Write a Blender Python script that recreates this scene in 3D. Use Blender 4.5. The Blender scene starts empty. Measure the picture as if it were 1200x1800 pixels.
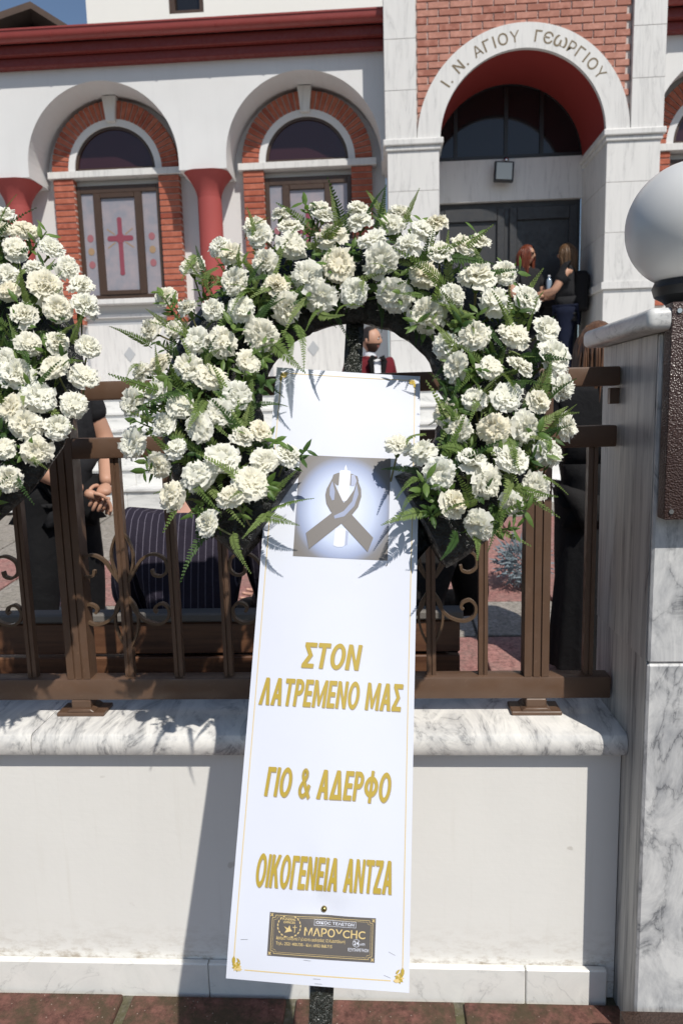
import bpy, bmesh, math, random
from mathutils import Vector, Matrix, Euler, noise
R = math.radians
random.seed(7)
scene = bpy.context.scene
COL = scene.collection

# ------------------------------------------------------------------ camera
cam_d = bpy.data.cameras.new('camera')
cam = bpy.data.objects.new('camera', cam_d)
COL.objects.link(cam)
scene.camera = cam
cam_d.sensor_fit = 'AUTO'
cam_d.sensor_width = 36.0
cam_d.lens = 25.0
cam_d.clip_start = 0.05
cam_d.clip_end = 2000
cam.location = (0, 0, 1.6)
YAW, PITCH, ROLL = R(3.3), R(8.42), R(1.55)
fwd = Vector((-math.sin(YAW)*math.cos(PITCH), math.cos(YAW)*math.cos(PITCH), -math.sin(PITCH)))
r0 = Vector((math.cos(YAW), math.sin(YAW), 0))
u0 = r0.cross(fwd)
rt = r0*math.cos(ROLL) - u0*math.sin(ROLL)
up = u0*math.cos(ROLL) + r0*math.sin(ROLL)
cam.rotation_euler = Matrix((rt, up, -fwd)).transposed().to_euler()
cam_d.dof.use_dof = True
cam_d.dof.focus_distance = 1.48
cam_d.dof.aperture_fstop = 6.3

# ------------------------------------------------------------------ sky, sun, exposure
SUN = Vector((0.55, -1.0, 1.40)).normalized()
el = math.asin(SUN.z)
world = bpy.data.worlds.new('World')
scene.world = world
world.use_nodes = True
nt = world.node_tree
bg = nt.nodes['Background']
sky = nt.nodes.new('ShaderNodeTexSky')
sky.sky_type = 'NISHITA'
sky.sun_disc = False
sky.sun_elevation = el
sky.sun_rotation = math.atan2(SUN.x, SUN.y)
sky.air_density = 1.0
sky.dust_density = 0.6
sky.ozone_density = 1.2
nt.links.new(sky.outputs[0], bg.inputs[0])
bg.inputs[1].default_value = 0.10
sl = bpy.data.lights.new('sun', 'SUN')
sl.energy = 4.2
sl.angle = R(0.53)
sl.color = (1.0, 0.955, 0.88)
so = bpy.data.objects.new('sun', sl)
COL.objects.link(so)
so.location = (3, -6, 9)
so.rotation_euler = SUN.to_track_quat('Z', 'Y').to_euler()
vs = scene.view_settings
vs.view_transform = 'Standard'
vs.look = 'None'
vs.exposure = 0.0
vs.gamma = 1.0

# ------------------------------------------------------------------ helpers
class MB:
    """collects verts and faces, then links them as ONE mesh object"""
    def __init__(s):
        s.v, s.f, s.m = [], [], []
    def add(s, vs_, fs, mi=0):
        o = len(s.v)
        s.v += [tuple(p) for p in vs_]
        s.f += [tuple(i+o for i in f) for f in fs]
        s.m += [mi]*len(fs)
        return s
    def box(s, x0, x1, y0, y1, z0, z1, mi=0):
        return s.add([(x0,y0,z0),(x1,y0,z0),(x1,y1,z0),(x0,y1,z0),(x0,y0,z1),(x1,y0,z1),(x1,y1,z1),(x0,y1,z1)],
                     [(0,3,2,1),(4,5,6,7),(0,1,5,4),(1,2,6,5),(2,3,7,6),(3,0,4,7)], mi)
    def prism(s, poly, y0, y1, mi=0):
        """polygon in x,z (ccw seen from -y) extruded from y0 (front) to y1"""
        n = len(poly)
        vv = [(x, y0, z) for x, z in poly] + [(x, y1, z) for x, z in poly]
        ff = [tuple(range(n)), tuple(range(2*n-1, n-1, -1))]
        ff += [(i, i+n, (i+1) % n+n, (i+1) % n) for i in range(n)]
        return s.add(vv, ff, mi)
    def vprism(s, poly, z0, z1, mi=0):
        """polygon in x,y (ccw from above) extruded up"""
        n = len(poly)
        vv = [(x, y, z0) for x, y in poly] + [(x, y, z1) for x, y in poly]
        ff = [tuple(range(n-1, -1, -1)), tuple(range(n, 2*n))]
        ff += [(i, (i+1) % n, (i+1) % n+n, i+n) for i in range(n)]
        return s.add(vv, ff, mi)
    def hprism(s, poly, x0, x1, mi=0):
        """profile in y,z extruded along x"""
        n = len(poly)
        vv = [(x0, y, z) for y, z in poly] + [(x1, y, z) for y, z in poly]
        ff = [tuple(range(n)), tuple(range(2*n-1, n-1, -1))]
        ff += [(i, i+n, (i+1) % n+n, (i+1) % n) for i in range(n)]
        return s.add(vv, ff, mi)
    def tube(s, pts, rad, seg=8, caps=True, mi=0, flat=None):
        pts = [Vector(p) for p in pts]
        if not hasattr(rad, '__len__'):
            rad = [rad]*len(pts)
        t0 = (pts[1]-pts[0]).normalized()
        a = t0.orthogonal().normalized()
        vv, ff = [], []
        for i, p in enumerate(pts):
            t = (pts[min(i+1, len(pts)-1)]-pts[max(i-1, 0)])
            t = t.normalized() if t.length > 1e-9 else t0
            a = (a-t*a.dot(t))
            a = a.normalized() if a.length > 1e-6 else t.orthogonal().normalized()
            b = t.cross(a)
            for k in range(seg):
                an = 2*math.pi*k/seg
                vv.append(p+(a*math.cos(an)+b*math.sin(an))*rad[i])
        for i in range(len(pts)-1):
            for k in range(seg):
                k2 = (k+1) % seg
                ff.append((i*seg+k, i*seg+k2, (i+1)*seg+k2, (i+1)*seg+k))
        if caps:
            ff.append(tuple(range(seg-1, -1, -1)))
            ff.append(tuple(range((len(pts)-1)*seg, len(pts)*seg)))
        return s.add(vv, ff, mi)
    def lathe(s, prof, seg=24, c=(0,0,0), mi=0):
        """profile of (r,z)"""
        vv, ff = [], []
        for r_, z in prof:
            for k in range(seg):
                an = 2*math.pi*k/seg
                vv.append((c[0]+r_*math.cos(an), c[1]+r_*math.sin(an), c[2]+z))
        for i in range(len(prof)-1):
            for k in range(seg):
                k2 = (k+1) % seg
                ff.append((i*seg+k, i*seg+k2, (i+1)*seg+k2, (i+1)*seg+k))
        ff.append(tuple(range(seg-1, -1, -1)))
        ff.append(tuple(range((len(prof)-1)*seg, len(prof)*seg)))
        return s.add(vv, ff, mi)
    def ball(s, c, rx, ry, rz, n=12, m=8, mi=0):
        vv = [(c[0], c[1], c[2]-rz)]
        for j in range(1, m):
            ph = -math.pi/2+math.pi*j/m
            for k in range(n):
                an = 2*math.pi*k/n
                vv.append((c[0]+rx*math.cos(ph)*math.cos(an), c[1]+ry*math.cos(ph)*math.sin(an), c[2]+rz*math.sin(ph)))
        vv.append((c[0], c[1], c[2]+rz))
        ff = [(0, 1+(k+1) % n, 1+k) for k in range(n)]
        for j in range(m-2):
            for k in range(n):
                a = 1+j*n
                ff.append((a+k, a+(k+1) % n, a+n+(k+1) % n, a+n+k))
        a = 1+(m-2)*n
        ff += [(a+k, a+(k+1) % n, len(vv)-1) for k in range(n)]
        return s.add(vv, ff, mi)
    def grid(s, rows, mi=0, closed=False):
        o = []
        n = len(rows[0])
        vv = [p for r_ in rows for p in r_]
        for i in range(len(rows)-1):
            for k in range(n if closed else n-1):
                k2 = (k+1) % n
                o.append((i*n+k, i*n+k2, (i+1)*n+k2, (i+1)*n+k))
        return s.add(vv, o, mi)
    def mesh(s, name, mats, smooth=False, bevel=0, seg=1):
        me = bpy.data.meshes.new(name)
        me.from_pydata(s.v, [], s.f)
        for m in (mats if isinstance(mats, (list, tuple)) else [mats]):
            me.materials.append(m)
        me.polygons.foreach_set('material_index', s.m)
        bm = bmesh.new()
        bm.from_mesh(me)
        bmesh.ops.recalc_face_normals(bm, faces=bm.faces) if not smooth == 'leaf' else None
        if bevel:
            ed = [e for e in bm.edges if len(e.link_faces) == 2 and e.calc_face_angle(0) > 0.6]
            bmesh.ops.bevel(bm, geom=ed, offset=bevel, segments=seg, affect='EDGES', profile=0.5, clamp_overlap=True)
        bm.to_mesh(me)
        bm.free()
        if smooth:
            me.polygons.foreach_set('use_smooth', [True]*len(me.polygons))
            if smooth == 'auto':
                me.set_sharp_from_angle(angle=R(35))
        me.update()
        return me
    def build(s, name, mats, parent=None, smooth=False, bevel=0, seg=1, loc=(0,0,0)):
        return obj(name, s.mesh(name, mats, smooth, bevel, seg), parent, loc)

def obj(name, me, parent=None, loc=(0,0,0), rot=None, scale=None):
    o = bpy.data.objects.new(name, me)
    COL.objects.link(o)
    o.location = loc
    if rot is not None:
        o.rotation_euler = rot
    if scale is not None:
        o.scale = (scale,)*3 if not hasattr(scale, '__len__') else scale
    if parent is not None:
        o.parent = parent
    return o
def tag(o, label, cat, group=None):
    o['label'] = label
    o['category'] = cat
    if group:
        o['group'] = group
    return o
def thing(name, label, cat, loc=(0,0,0), rotz=0, group=None):
    o = obj(name, None, None, loc, (0,0,rotz))
    o.empty_display_size = 0.1
    return tag(o, label, cat, group)
def struct(o):
    o['kind'] = 'structure'
    return o
def copy_tree(o, parent=None):
    c = o.copy()
    COL.objects.link(c)
    c.parent = parent
    for ch in list(o.children):
        copy_tree(ch, c)
    return c

# ------------------------------------------------------------------ materials
def mat(name, col=(.5,.5,.5), rough=.6, metal=0, spec=.5, coat=0, trans=0, sub=0):
    m = bpy.data.materials.new(name)
    m.use_nodes = True
    b = m.node_tree.nodes['Principled BSDF']
    b.inputs['Base Color'].default_value = (*col, 1)
    b.inputs['Roughness'].default_value = rough
    b.inputs['Metallic'].default_value = metal
    b.inputs['Specular IOR Level'].default_value = spec
    b.inputs['Coat Weight'].default_value = coat
    b.inputs['Transmission Weight'].default_value = trans
    return m
class N:
    def __init__(s, m):
        s.m, s.t = m, m.node_tree
        s.b = s.t.nodes.get('Principled BSDF')
        s.out = s.t.nodes.get('Material Output')
    def n(s, ty, **kw):
        nd = s.t.nodes.new('ShaderNode'+ty)
        for k, v in kw.items():
            setattr(nd, k, v)
        return nd
    def l(s, a, b):
        s.t.links.new(a, b)
    def coord(s, which='Object', scale=(1,1,1), rot=(0,0,0)):
        tc = s.n('TexCoord')
        mp = s.n('Mapping')
        mp.inputs['Scale'].default_value = scale
        mp.inputs['Rotation'].default_value = rot
        s.l(tc.outputs[which], mp.inputs[0])
        return mp.outputs[0]
    def pos(s, scale=(1,1,1), rot=(0,0,0)):
        g = s.n('NewGeometry')
        mp = s.n('Mapping')
        mp.inputs['Scale'].default_value = scale
        mp.inputs['Rotation'].default_value = rot
        s.l(g.outputs['Position'], mp.inputs[0])
        return mp.outputs[0]
    def noise(s, vec, scale=5, detail=4, rough=.55, dist=0):
        nd = s.n('TexNoise')
        nd.inputs['Scale'].default_value = scale
        nd.inputs['Detail'].default_value = detail
        nd.inputs['Roughness'].default_value = rough
        nd.inputs['Distortion'].default_value = dist
        s.l(vec, nd.inputs['Vector'])
        return nd.outputs['Fac']
    def ramp(s, fac, stops, interp='LINEAR'):
        r_ = s.n('ValToRGB')
        r_.color_ramp.interpolation = interp
        e = r_.color_ramp.elements
        while len(e) < len(stops):
            e.new(0.5)
        for i, (p, c) in enumerate(stops):
            e[i].position = p
            e[i].color = (*c, 1) if len(c) == 3 else c
        s.l(fac, r_.inputs[0])
        return r_.outputs[0]
    def mix(s, fac, a, b, mode='MIX'):
        nd = s.n('Mix', data_type='RGBA', blend_type=mode)
        for sock, v in ((nd.inputs[0], fac), (nd.inputs[6], a), (nd.inputs[7], b)):
            if hasattr(v, 'is_output'):
                s.l(v, sock)
            elif isinstance(v, (int, float)):
                sock.default_value = v
            else:
                sock.default_value = (*v, 1)
        return nd.outputs[2]
    def math(s, op, a, b=0.0, c=None):
        nd = s.n('Math', operation=op)
        for i, v in enumerate((a, b) if c is None else (a, b, c)):
            if hasattr(v, 'is_output'):
                s.l(v, nd.inputs[i])
            else:
                nd.inputs[i].default_value = v
        return nd.outputs[0]
    def base(s, c):
        s.l(c, s.b.inputs['Base Color'])
    def rough(s, c):
        s.l(c, s.b.inputs['Roughness'])
    def bump(s, h, strength=.3, dist=.01):
        bp = s.n('Bump')
        bp.inputs['Strength'].default_value = strength
        bp.inputs['Distance'].default_value = dist
        s.l(h, bp.inputs['Height'])
        s.l(bp.outputs[0], s.b.inputs['Normal'])

def m_plaster(name, col, stain=.06, scale=1.0):
    m = mat(name, col, .75, spec=.3)
    k = N(m)
    p = k.pos()
    n1 = k.noise(p, 1.3*scale, 5, .6)
    n2 = k.noise(p, 60*scale, 3, .6)
    c = k.mix(k.ramp(n1, [(.35, (0,0,0)), (.75, (1,1,1))]), col, tuple(x*(1-stain) for x in col))
    wx = k.ramp(k.noise(k.pos((9,9,.7)), 1.4, 5, .65), [(.52,(0,0,0)), (.78,(1,1,1))])
    c = k.mix(k.math('MULTIPLY', wx, min(1, stain*2.2)), c, tuple(x*.80 for x in col))
    k.base(c)
    st = k.noise(k.pos((6,6,60)), 2.2, 3, .6)
    k.bump(k.math('ADD', k.math('MULTIPLY', n2, .6), k.math('MULTIPLY', st, .35)), .13, .004)
    return m
M = {}
M['wall'] = m_plaster('wall_paint', (.80,.785,.745), .07)
k = N(M['wall'])
src = k.b.inputs['Base Color'].links[0].from_socket
sz_ = k.n('SeparateXYZ')
k.l(k.pos(), sz_.inputs[0])
foot = k.ramp(sz_.outputs[2], [(.098,(1,1,1)), (.125,(.35,.35,.35)), (.22,(0,0,0))])
gr = k.math('MULTIPLY', foot, k.ramp(k.noise(k.pos((1,1,2)), 26, 5, .75), [(.46,(0,0,0)), (.66,(1,1,1))]))
c_w = k.mix(k.math('MULTIPLY', gr, .75), src, (.30,.23,.15))
sp_ = k.ramp(k.noise(k.pos(), 17, 2, .5), [(.755,(0,0,0)), (.79,(1,1,1))])
c_w = k.mix(k.math('MULTIPLY', sp_, .45), c_w, (.42,.38,.33))
run = k.ramp(k.noise(k.pos((26,1,1.1)), 1.6, 4, .6), [(.58,(0,0,0)), (.80,(1,1,1))])
c_w = k.mix(k.math('MULTIPLY', run, .22), c_w, (.60,.56,.49))
k.base(c_w)
M['church'] = m_plaster('church_plaster', (.72,.715,.705), .12, .5)
M['nave'] = m_plaster('nave_plaster', (.80,.78,.73), .03, .5)

def m_marble(name, light, dark, scale, vein, rough=.28, stretch=(1,1,1), rot=(0,0,0), amount=.6):
    m = mat(name, light, rough, spec=.5)
    k = N(m)
    oi = k.n('ObjectInfo')
    g = k.n('NewGeometry')
    ad = k.n('VectorMath', operation='ADD')
    sc = k.n('VectorMath', operation='SCALE')
    cb = k.n('CombineXYZ')
    k.l(oi.outputs['Random'], cb.inputs[0]); k.l(oi.outputs['Random'], cb.inputs[2])
    k.l(cb.outputs[0], sc.inputs[0]); sc.inputs['Scale'].default_value = 7.0
    k.l(g.outputs['Position'], ad.inputs[0]); k.l(sc.outputs[0], ad.inputs[1])
    mp = k.n('Mapping')
    mp.inputs['Scale'].default_value = stretch
    mp.inputs['Rotation'].default_value = rot
    k.l(ad.outputs[0], mp.inputs[0])
    p = mp.outputs[0]
    n1 = k.noise(p, scale, 8, .68, 1.4)
    n2 = k.noise(p, scale*.55, 5, .6, 2.2)
    n3 = k.noise(p, scale*7, 4, .7, .8)
    cl = k.ramp(n1, [(.40, (0,0,0)), (.56, (.45,.45,.45)), (.74, (1,1,1))])
    # a few soft veins where a broad noise crosses its middle, broken up by a finer one
    rd = k.math('ABSOLUTE', k.math('SUBTRACT', n2, .5))
    vf = k.math('MULTIPLY', k.ramp(rd, [(0, (1,1,1)), (vein*.6, (.35,.35,.35)), (vein*2.2, (0,0,0))]), k.ramp(n1, [(.42,(0,0,0)), (.6,(1,1,1))]))
    c1 = k.mix(k.math('MULTIPLY', cl, amount), light, dark)
    c1 = k.mix(k.math('MULTIPLY', k.ramp(n3, [(.5,(0,0,0)),(.8,(1,1,1))]), .30*amount), c1, dark)
    c2 = k.mix(k.math('MULTIPLY', vf, amount), c1, tuple(x*.5 for x in dark))
    k.base(c2)
    k.bump(k.noise(p, 90, 3, .6), .04, .002)
    return m
M['coping'] = m_marble('coping_marble', (.80,.78,.735), (.40,.40,.405), 5, .03, .25, (1.6,.5,1), (0,0,.75), .85)
M['skirting'] = m_marble('skirting_marble', (.78,.77,.73), (.56,.56,.54), 5, .012, .3, amount=.5)
M['pillar'] = m_marble('pillar_marble', (.66,.655,.64), (.24,.25,.27), 7, .035, .35, (1.1,1.1,.55), (0,.25,0), .9)
M['pillar_side'] = m_marble('pillar_side_marble', (.58,.57,.535), (.20,.20,.21), 7, .03, .4, (2.4,2.4,.14), (0,0,0), .9)
M['pillarcap'] = m_marble('pillar_cap_marble', (.72,.71,.68), (.42,.42,.42), 6, .02, .35, (2,.6,2), amount=.7)
M['step'] = m_marble('step_marble', (.74,.73,.70), (.52,.52,.51), 3, .02, .35, (.6,1.5,2), amount=.55)
M['stone'] = m_marble('portal_stone', (.68,.665,.64), (.58,.57,.555), 3, .03, .5, (3,3,.35), amount=.45)
M['panelgrey'] = mat('panel_grey', (.42,.43,.44), .5)

def m_metal(name, col, rough=.35, hammer=0, var=.12):
    m = mat(name, col, rough, spec=.5)
    k = N(m)
    p = k.pos()
    n1 = k.noise(p, 9, 5, .6)
    k.base(k.mix(n1, tuple(x*(1-var) for x in col), tuple(min(1, x*(1+var)) for x in col)))
    ch_ = k.ramp(k.noise(p, 60, 5, .7), [(.60, (0,0,0)), (.72, (1,1,1))])
    c0_ = k.b.inputs['Base Color'].links[0].from_socket
    k.base(k.mix(k.math('MULTIPLY', ch_, .30), c0_, tuple(min(1, x*1.9+.03) for x in col)))
    k.rough(k.ramp(k.noise(p, 25, 4), [(.3, (rough*.75,)*3), (.7, (min(1, rough*1.5),)*3)]))
    if hammer:
        v = k.n('TexVoronoi')
        v.inputs['Scale'].default_value = hammer
        k.l(p, v.inputs['Vector'])
        k.bump(v.outputs['Distance'], .7, .003)
    else:
        k.bump(k.noise(p, 220, 2), .05, .001)
    return m
M['fence'] = m_metal('brown_paint', (.115,.066,.041), .38, 0, .22)
M['iron'] = m_metal('wrought_iron_bronze', (.10,.062,.036), .38)
M['hammer'] = m_metal('hammered_brown', (.060,.034,.028), .32, 260)
M['plate'] = m_metal('threshold_brown', (.05,.028,.02), .5, 150)
M['black'] = mat('black_metal', (.012,.012,.013), .4)
M['screw'] = mat('screw_steel', (.6,.6,.6), .25, 1)
M['redmetal'] = m_metal('red_gutter', (.27,.045,.038), .42)
M['redfascia'] = m_metal('red_fascia', (.17,.022,.018), .5)
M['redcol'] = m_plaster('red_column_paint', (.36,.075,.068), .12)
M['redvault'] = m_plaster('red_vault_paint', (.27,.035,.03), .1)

def m_brick(name, a, b, c):
    m = mat(name, a, .85, spec=.2)
    k = N(m)
    oi = k.n('ObjectInfo')
    p = k.pos()
    n1 = k.noise(p, 14, 4, .65)
    base_ = k.ramp(oi.outputs['Random'], [(0, a), (.5, b), (1, c)])
    k.base(k.mix(k.ramp(n1, [(.45, (0,0,0)), (.8, (.55,.55,.55))]), base_, tuple(min(1, x*1.6+.05) for x in b)))
    k.bump(k.noise(p, 70, 4, .7), .5, .004)
    return m
M['brick'] = m_brick('portal_brick', (.38,.165,.122), (.46,.225,.17), (.32,.125,.09))
M['brickw'] = m_brick('window_brick', (.34,.092,.054), (.40,.130,.080), (.27,.066,.042))
M['mortar'] = m_plaster('mortar', (.60,.53,.49), .15, 3)
M['wood'] = m_metal('window_wood', (.055,.030,.018), .4)
M['lunette'] = mat('lunette_glass', (.038,.014,.018), .12, spec=.5)
M['darkglass'] = mat('dark_glass', (.012,.012,.014), .06, spec=.5)
M['pane'] = mat('frosted_pane', (.47,.44,.46), .12, spec=.55)
k = N(M['pane'])
p = k.pos()
k.base(k.mix(k.ramp(k.noise(p, 6, 5, .6), [(.35,(0,0,0)),(.7,(1,1,1))]), (.33,.285,.30), (.22,.23,.265)))
M['filmred'] = mat('film_red', (.24,.055,.075), .2)
M['filmpink'] = mat('film_pink', (.32,.12,.13), .2)
M['filmgold'] = mat('film_gold', (.34,.22,.12), .2)
M['doorgrey'] = m_metal('door_grey', (.030,.031,.034), .45)
M['soffit'] = mat('recess_paint', (.45,.44,.43), .7)
M['rooftile'] = m_plaster('roof_tile', (.10,.065,.05), .4, 2)
M['eavewood'] = mat('eave_wood', (.06,.04,.03), .8)

def m_pave(name, a, b, moss, mossamt):
    m = mat(name, a, .85, spec=.3)
    k = N(m)
    oi = k.n('ObjectInfo')
    p = k.pos()
    c = k.mix(oi.outputs['Random'], a, b)
    n1 = k.noise(p, 7, 6, .7)
    n2 = k.noise(p, 45, 4, .75)
    c = k.mix(k.ramp(n2, [(.38,(0,0,0)),(.66,(.9,.9,.9))]), c, tuple(x*.34 for x in a))
    c = k.mix(k.math('MULTIPLY', k.ramp(n1, [(.42,(0,0,0)),(.58,(1,1,1))]), mossamt), c, moss)
    v = k.n('TexVoronoi')
    v.inputs['Scale'].default_value = 55
    k.l(p, v.inputs['Vector'])
    sp = k.ramp(v.outputs['Distance'], [(.05,(1,1,1)),(.11,(0,0,0))])
    c = k.mix(k.math('MULTIPLY', sp, .55), c, (.5,.42,.36))
    k.base(c)
    k.bump(k.math('ADD', n2, k.math('MULTIPLY', n1, 1.4)), .6, .006)
    return m
M['tile'] = m_pave('red_paving', (.17,.078,.062), (.235,.105,.085), (.062,.050,.028), .85)
M['grout'] = m_pave('mossy_grout', (.20,.18,.15), (.2,.18,.15), (.09,.085,.035), .8)
M['yardpink'] = m_pave('pink_paving', (.36,.17,.15), (.42,.21,.185), (.25,.2,.17), .3)
M['yardgrey'] = m_pave('grey_paving', (.34,.31,.27), (.38,.34,.30), (.22,.2,.16), .4)
M['asphalt'] = m_pave('asphalt', (.06,.06,.06), (.06,.06,.06), (.05,.05,.045), .3)
M['bench'] = mat('bench_wood', (.12,.052,.025), .5)
k = N(M['bench'])
p = k.pos((3,40,40))
k.base(k.ramp(k.noise(p, 1.2, 5, .6, .4), [(.3,(.07,.028,.014)),(.7,(.17,.078,.038))]))
M['benchtop'] = mat('bench_top_stone', (.15,.135,.12), .7)

# petals, leaves ----------------------------------------------------------
def m_leaf(name, a, b, trans, tcol, rough=.5, spec=.3, grain=40):
    m = mat(name, a, rough, spec=spec)
    k = N(m)
    oi = k.n('ObjectInfo')
    tc = k.coord('Object')
    c = k.mix(oi.outputs['Random'], a, b)
    c = k.mix(k.math('MULTIPLY', k.noise(tc, grain, 3), .45), c, tuple(x*.45 for x in a))
    k.base(c)
    tr = k.n('BsdfTranslucent')
    tr.inputs[0].default_value = (*tcol, 1)
    mx = k.n('MixShader')
    mx.inputs[0].default_value = trans
    k.l(k.b.outputs[0], mx.inputs[1]); k.l(tr.outputs[0], mx.inputs[2])
    k.l(mx.outputs[0], k.out.inputs[0])
    return m
def m_petal():
    m = mat('petal', (.86,.85,.77), .6, spec=.25)
    k = N(m)
    oi = k.n('ObjectInfo')
    tc = k.n('TexCoord')
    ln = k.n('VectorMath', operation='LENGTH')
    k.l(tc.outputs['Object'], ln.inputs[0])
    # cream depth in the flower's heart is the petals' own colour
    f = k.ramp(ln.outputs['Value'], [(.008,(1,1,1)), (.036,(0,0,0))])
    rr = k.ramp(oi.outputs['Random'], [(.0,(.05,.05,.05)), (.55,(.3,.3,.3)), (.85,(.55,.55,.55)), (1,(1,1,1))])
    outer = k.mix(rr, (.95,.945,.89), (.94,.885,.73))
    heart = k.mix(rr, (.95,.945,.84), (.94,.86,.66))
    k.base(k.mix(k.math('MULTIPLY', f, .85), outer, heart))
    k.bump(k.noise(tc.outputs['Object'], 260, 2), .12, .001)
    tr = k.n('BsdfTranslucent')
    tr.inputs[0].default_value = (.94,.94,.86,1)
    mx = k.n('MixShader')
    mx.inputs[0].default_value = .42
    k.l(k.b.outputs[0], mx.inputs[1]); k.l(tr.outputs[0], mx.inputs[2])
    k.l(mx.outputs[0], k.out.inputs[0])
    return m
M['petal'] = m_petal()
M['calyx'] = m_leaf('calyx_green', (.13,.20,.055), (.19,.25,.08), .15, (.25,.4,.08))
M['stem'] = m_leaf('stem_tan', (.22,.19,.09), (.16,.20,.08), 0.0, (.2,.2,.1))
M['fern'] = m_leaf('fern_green', (.12,.20,.05), (.27,.33,.12), .36, (.33,.46,.10))
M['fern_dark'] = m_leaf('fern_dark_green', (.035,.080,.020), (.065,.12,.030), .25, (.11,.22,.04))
M['leaf'] = m_leaf('leaf_green', (.10,.18,.04), (.20,.28,.08), .3, (.22,.40,.06), .45, .4)
M['wrap'] = mat('black_plastic_wrap', (.010,.011,.010), .25, spec=.6)
k = N(M['wrap'])
k.bump(k.noise(k.coord('Object', (30,30,8)), 2.0, 5, .6, 1.5), .9, .012)
M['polewrap'] = mat('pole_plastic_wrap', (.022,.024,.018), .22, spec=.7)
k = N(M['polewrap'])
k.bump(k.noise(k.coord('Object', (38,38,5), (0,.5,.4)), 2.0, 4, .6, 1.2), 1.0, .012)

# print on the banner ------------------------------------------------------
M['banner'] = mat('banner_vinyl', (.63,.65,.725), .45, spec=.4)
k = N(M['banner'])
p = k.coord('Object')
k.base(k.mix(k.noise(p, 3, 4, .6), (.60,.62,.695), (.65,.67,.74)))
k.bump(k.noise(k.coord('Object', (5,2.2,1)), 1.6, 2, .5, .4), .12, .012)
M['gold'] = mat('print_gold', (.43,.305,.035), .45)
M['goldlt'] = mat('print_gold_light', (.66,.50,.22), .4)
M['goldshadow'] = mat('print_letter_edge', (.33,.27,.19), .5)
M['taupe'] = mat('print_taupe', (.155,.14,.13), .45)
M['platecol'] = mat('print_plate', (.105,.093,.085), .4)
M['printwhite'] = mat('print_white', (.68,.70,.77), .45)
M['ribbonblue'] = mat('print_ribbon_sheen', (.27,.31,.45), .45)
M['printshade'] = mat('print_shade', (.36,.40,.55), .45)
M['halo'] = mat('print_halo', (.5,.5,.6), .45)
k = N(M['halo'])
uvn = k.n('TexCoord')
mp = k.n('Mapping')
mp.inputs['Location'].default_value = (-.5,-.47,0)
k.l(uvn.outputs['UV'], mp.inputs[0])
ln = k.n('VectorMath', operation='LENGTH')
k.l(mp.outputs[0], ln.inputs[0])
k.base(k.ramp(ln.outputs['Value'], [(.18,(.60,.65,.77)), (.34,(.47,.54,.72)), (.46,(.26,.31,.47)), (.535,(.17,.165,.175)), (.60,(.155,.14,.13))]))
M['brass'] = mat('brass_tack', (.35,.27,.10), .25, 1)
M['twig'] = mat('staple', (.35,.35,.35), .3, 1)

# people ------------------------------------------------------------------
def m_cloth(name, col, rough=.85, var=.25):
    m = mat(name, col, rough, spec=.2)
    k = N(m)
    tc = k.coord('Object')
    k.base(k.mix(k.noise(tc, 9, 4), tuple(x*(1-var) for x in col), tuple(x*(1+var) for x in col)))
    k.bump(k.math('ADD', k.noise(tc, 11, 3, .5, .6), k.math('MULTIPLY', k.noise(tc, 300, 2), .1)), .5, .02)
    return m
M['blackcloth'] = m_cloth('black_cloth', (.009,.009,.010))
M['blackshirt'] = m_cloth('black_shirt', (.02,.02,.022))
M['greycloth'] = m_cloth('charcoal_cloth', (.016,.015,.015))
M['jeans'] = m_cloth('jeans', (.006,.009,.024))
M['tux'] = m_cloth('burgundy_cloth', (.12,.012,.018))
M['whitecloth'] = m_cloth('white_cloth', (.75,.76,.80), .7, .03)
M['shoe'] = mat('shoe_black', (.012,.012,.012), .35)
M['stripe'] = m_cloth('pinstripe_cloth', (.030,.024,.042))
k = N(M['stripe'])
sx = k.n('SeparateXYZ')
k.l(k.coord('Object'), sx.inputs[0])
fr = k.math('FRACT', k.math('MULTIPLY', sx.outputs[0], 1/.024))
ln_ = k.math('LESS_THAN', fr, .14)
tcn = k.noise(k.coord('Object'), 9, 4)
k.base(k.mix(ln_, k.mix(tcn, (.017,.014,.024), (.028,.023,.038)), (.105,.095,.125)))
def m_skin(name, col):
    m = mat(name, col, .5, spec=.35)
    k = N(m)
    tc = k.coord('Object')
    k.base(k.mix(k.noise(tc, 14, 4), tuple(x*.85 for x in col), tuple(min(1, x*1.1) for x in (col[0], col[1]*.93, col[2]*.9))))
    return m
M['skin'] = m_skin('skin', (.50,.29,.20))
M['skinpink'] = m_skin('skin_pink', (.56,.33,.26))
M['beard'] = mat('beard', (.055,.03,.02), .8)
M['lips'] = mat('lips', (.36,.13,.11), .5)
M['eyewhite'] = mat('eye_white', (.7,.7,.68), .3)
M['iris'] = mat('iris', (.03,.02,.015), .2)
def m_hair(name, a, b):
    m = mat(name, a, .45, spec=.5)
    k = N(m)
    tc = k.coord('Object', (60,60,2))
    k.base(k.mix(k.ramp(k.noise(tc, 2.5, 4, .6), [(.3,(0,0,0)),(.7,(1,1,1))]), a, b))
    return m
M['hairbrown'] = m_hair('brown_hair', (.045,.020,.010), (.16,.075,.035))
M['hairred'] = m_hair('red_hair', (.075,.014,.006), (.19,.042,.014))
M['hairblond'] = m_hair('dark_blond_hair', (.05,.026,.012), (.16,.085,.036))
M['hairblack'] = m_hair('black_hair', (.012,.009,.008), (.03,.02,.015))
M['sunglass'] = mat('sunglasses_black', (.005,.005,.005), .1)
M['bottle'] = mat('clear_plastic', (.25,.32,.40), .1, spec=.6)
M['globe'] = mat('opal_globe', (.62,.615,.60), .30, spec=.4)
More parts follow.
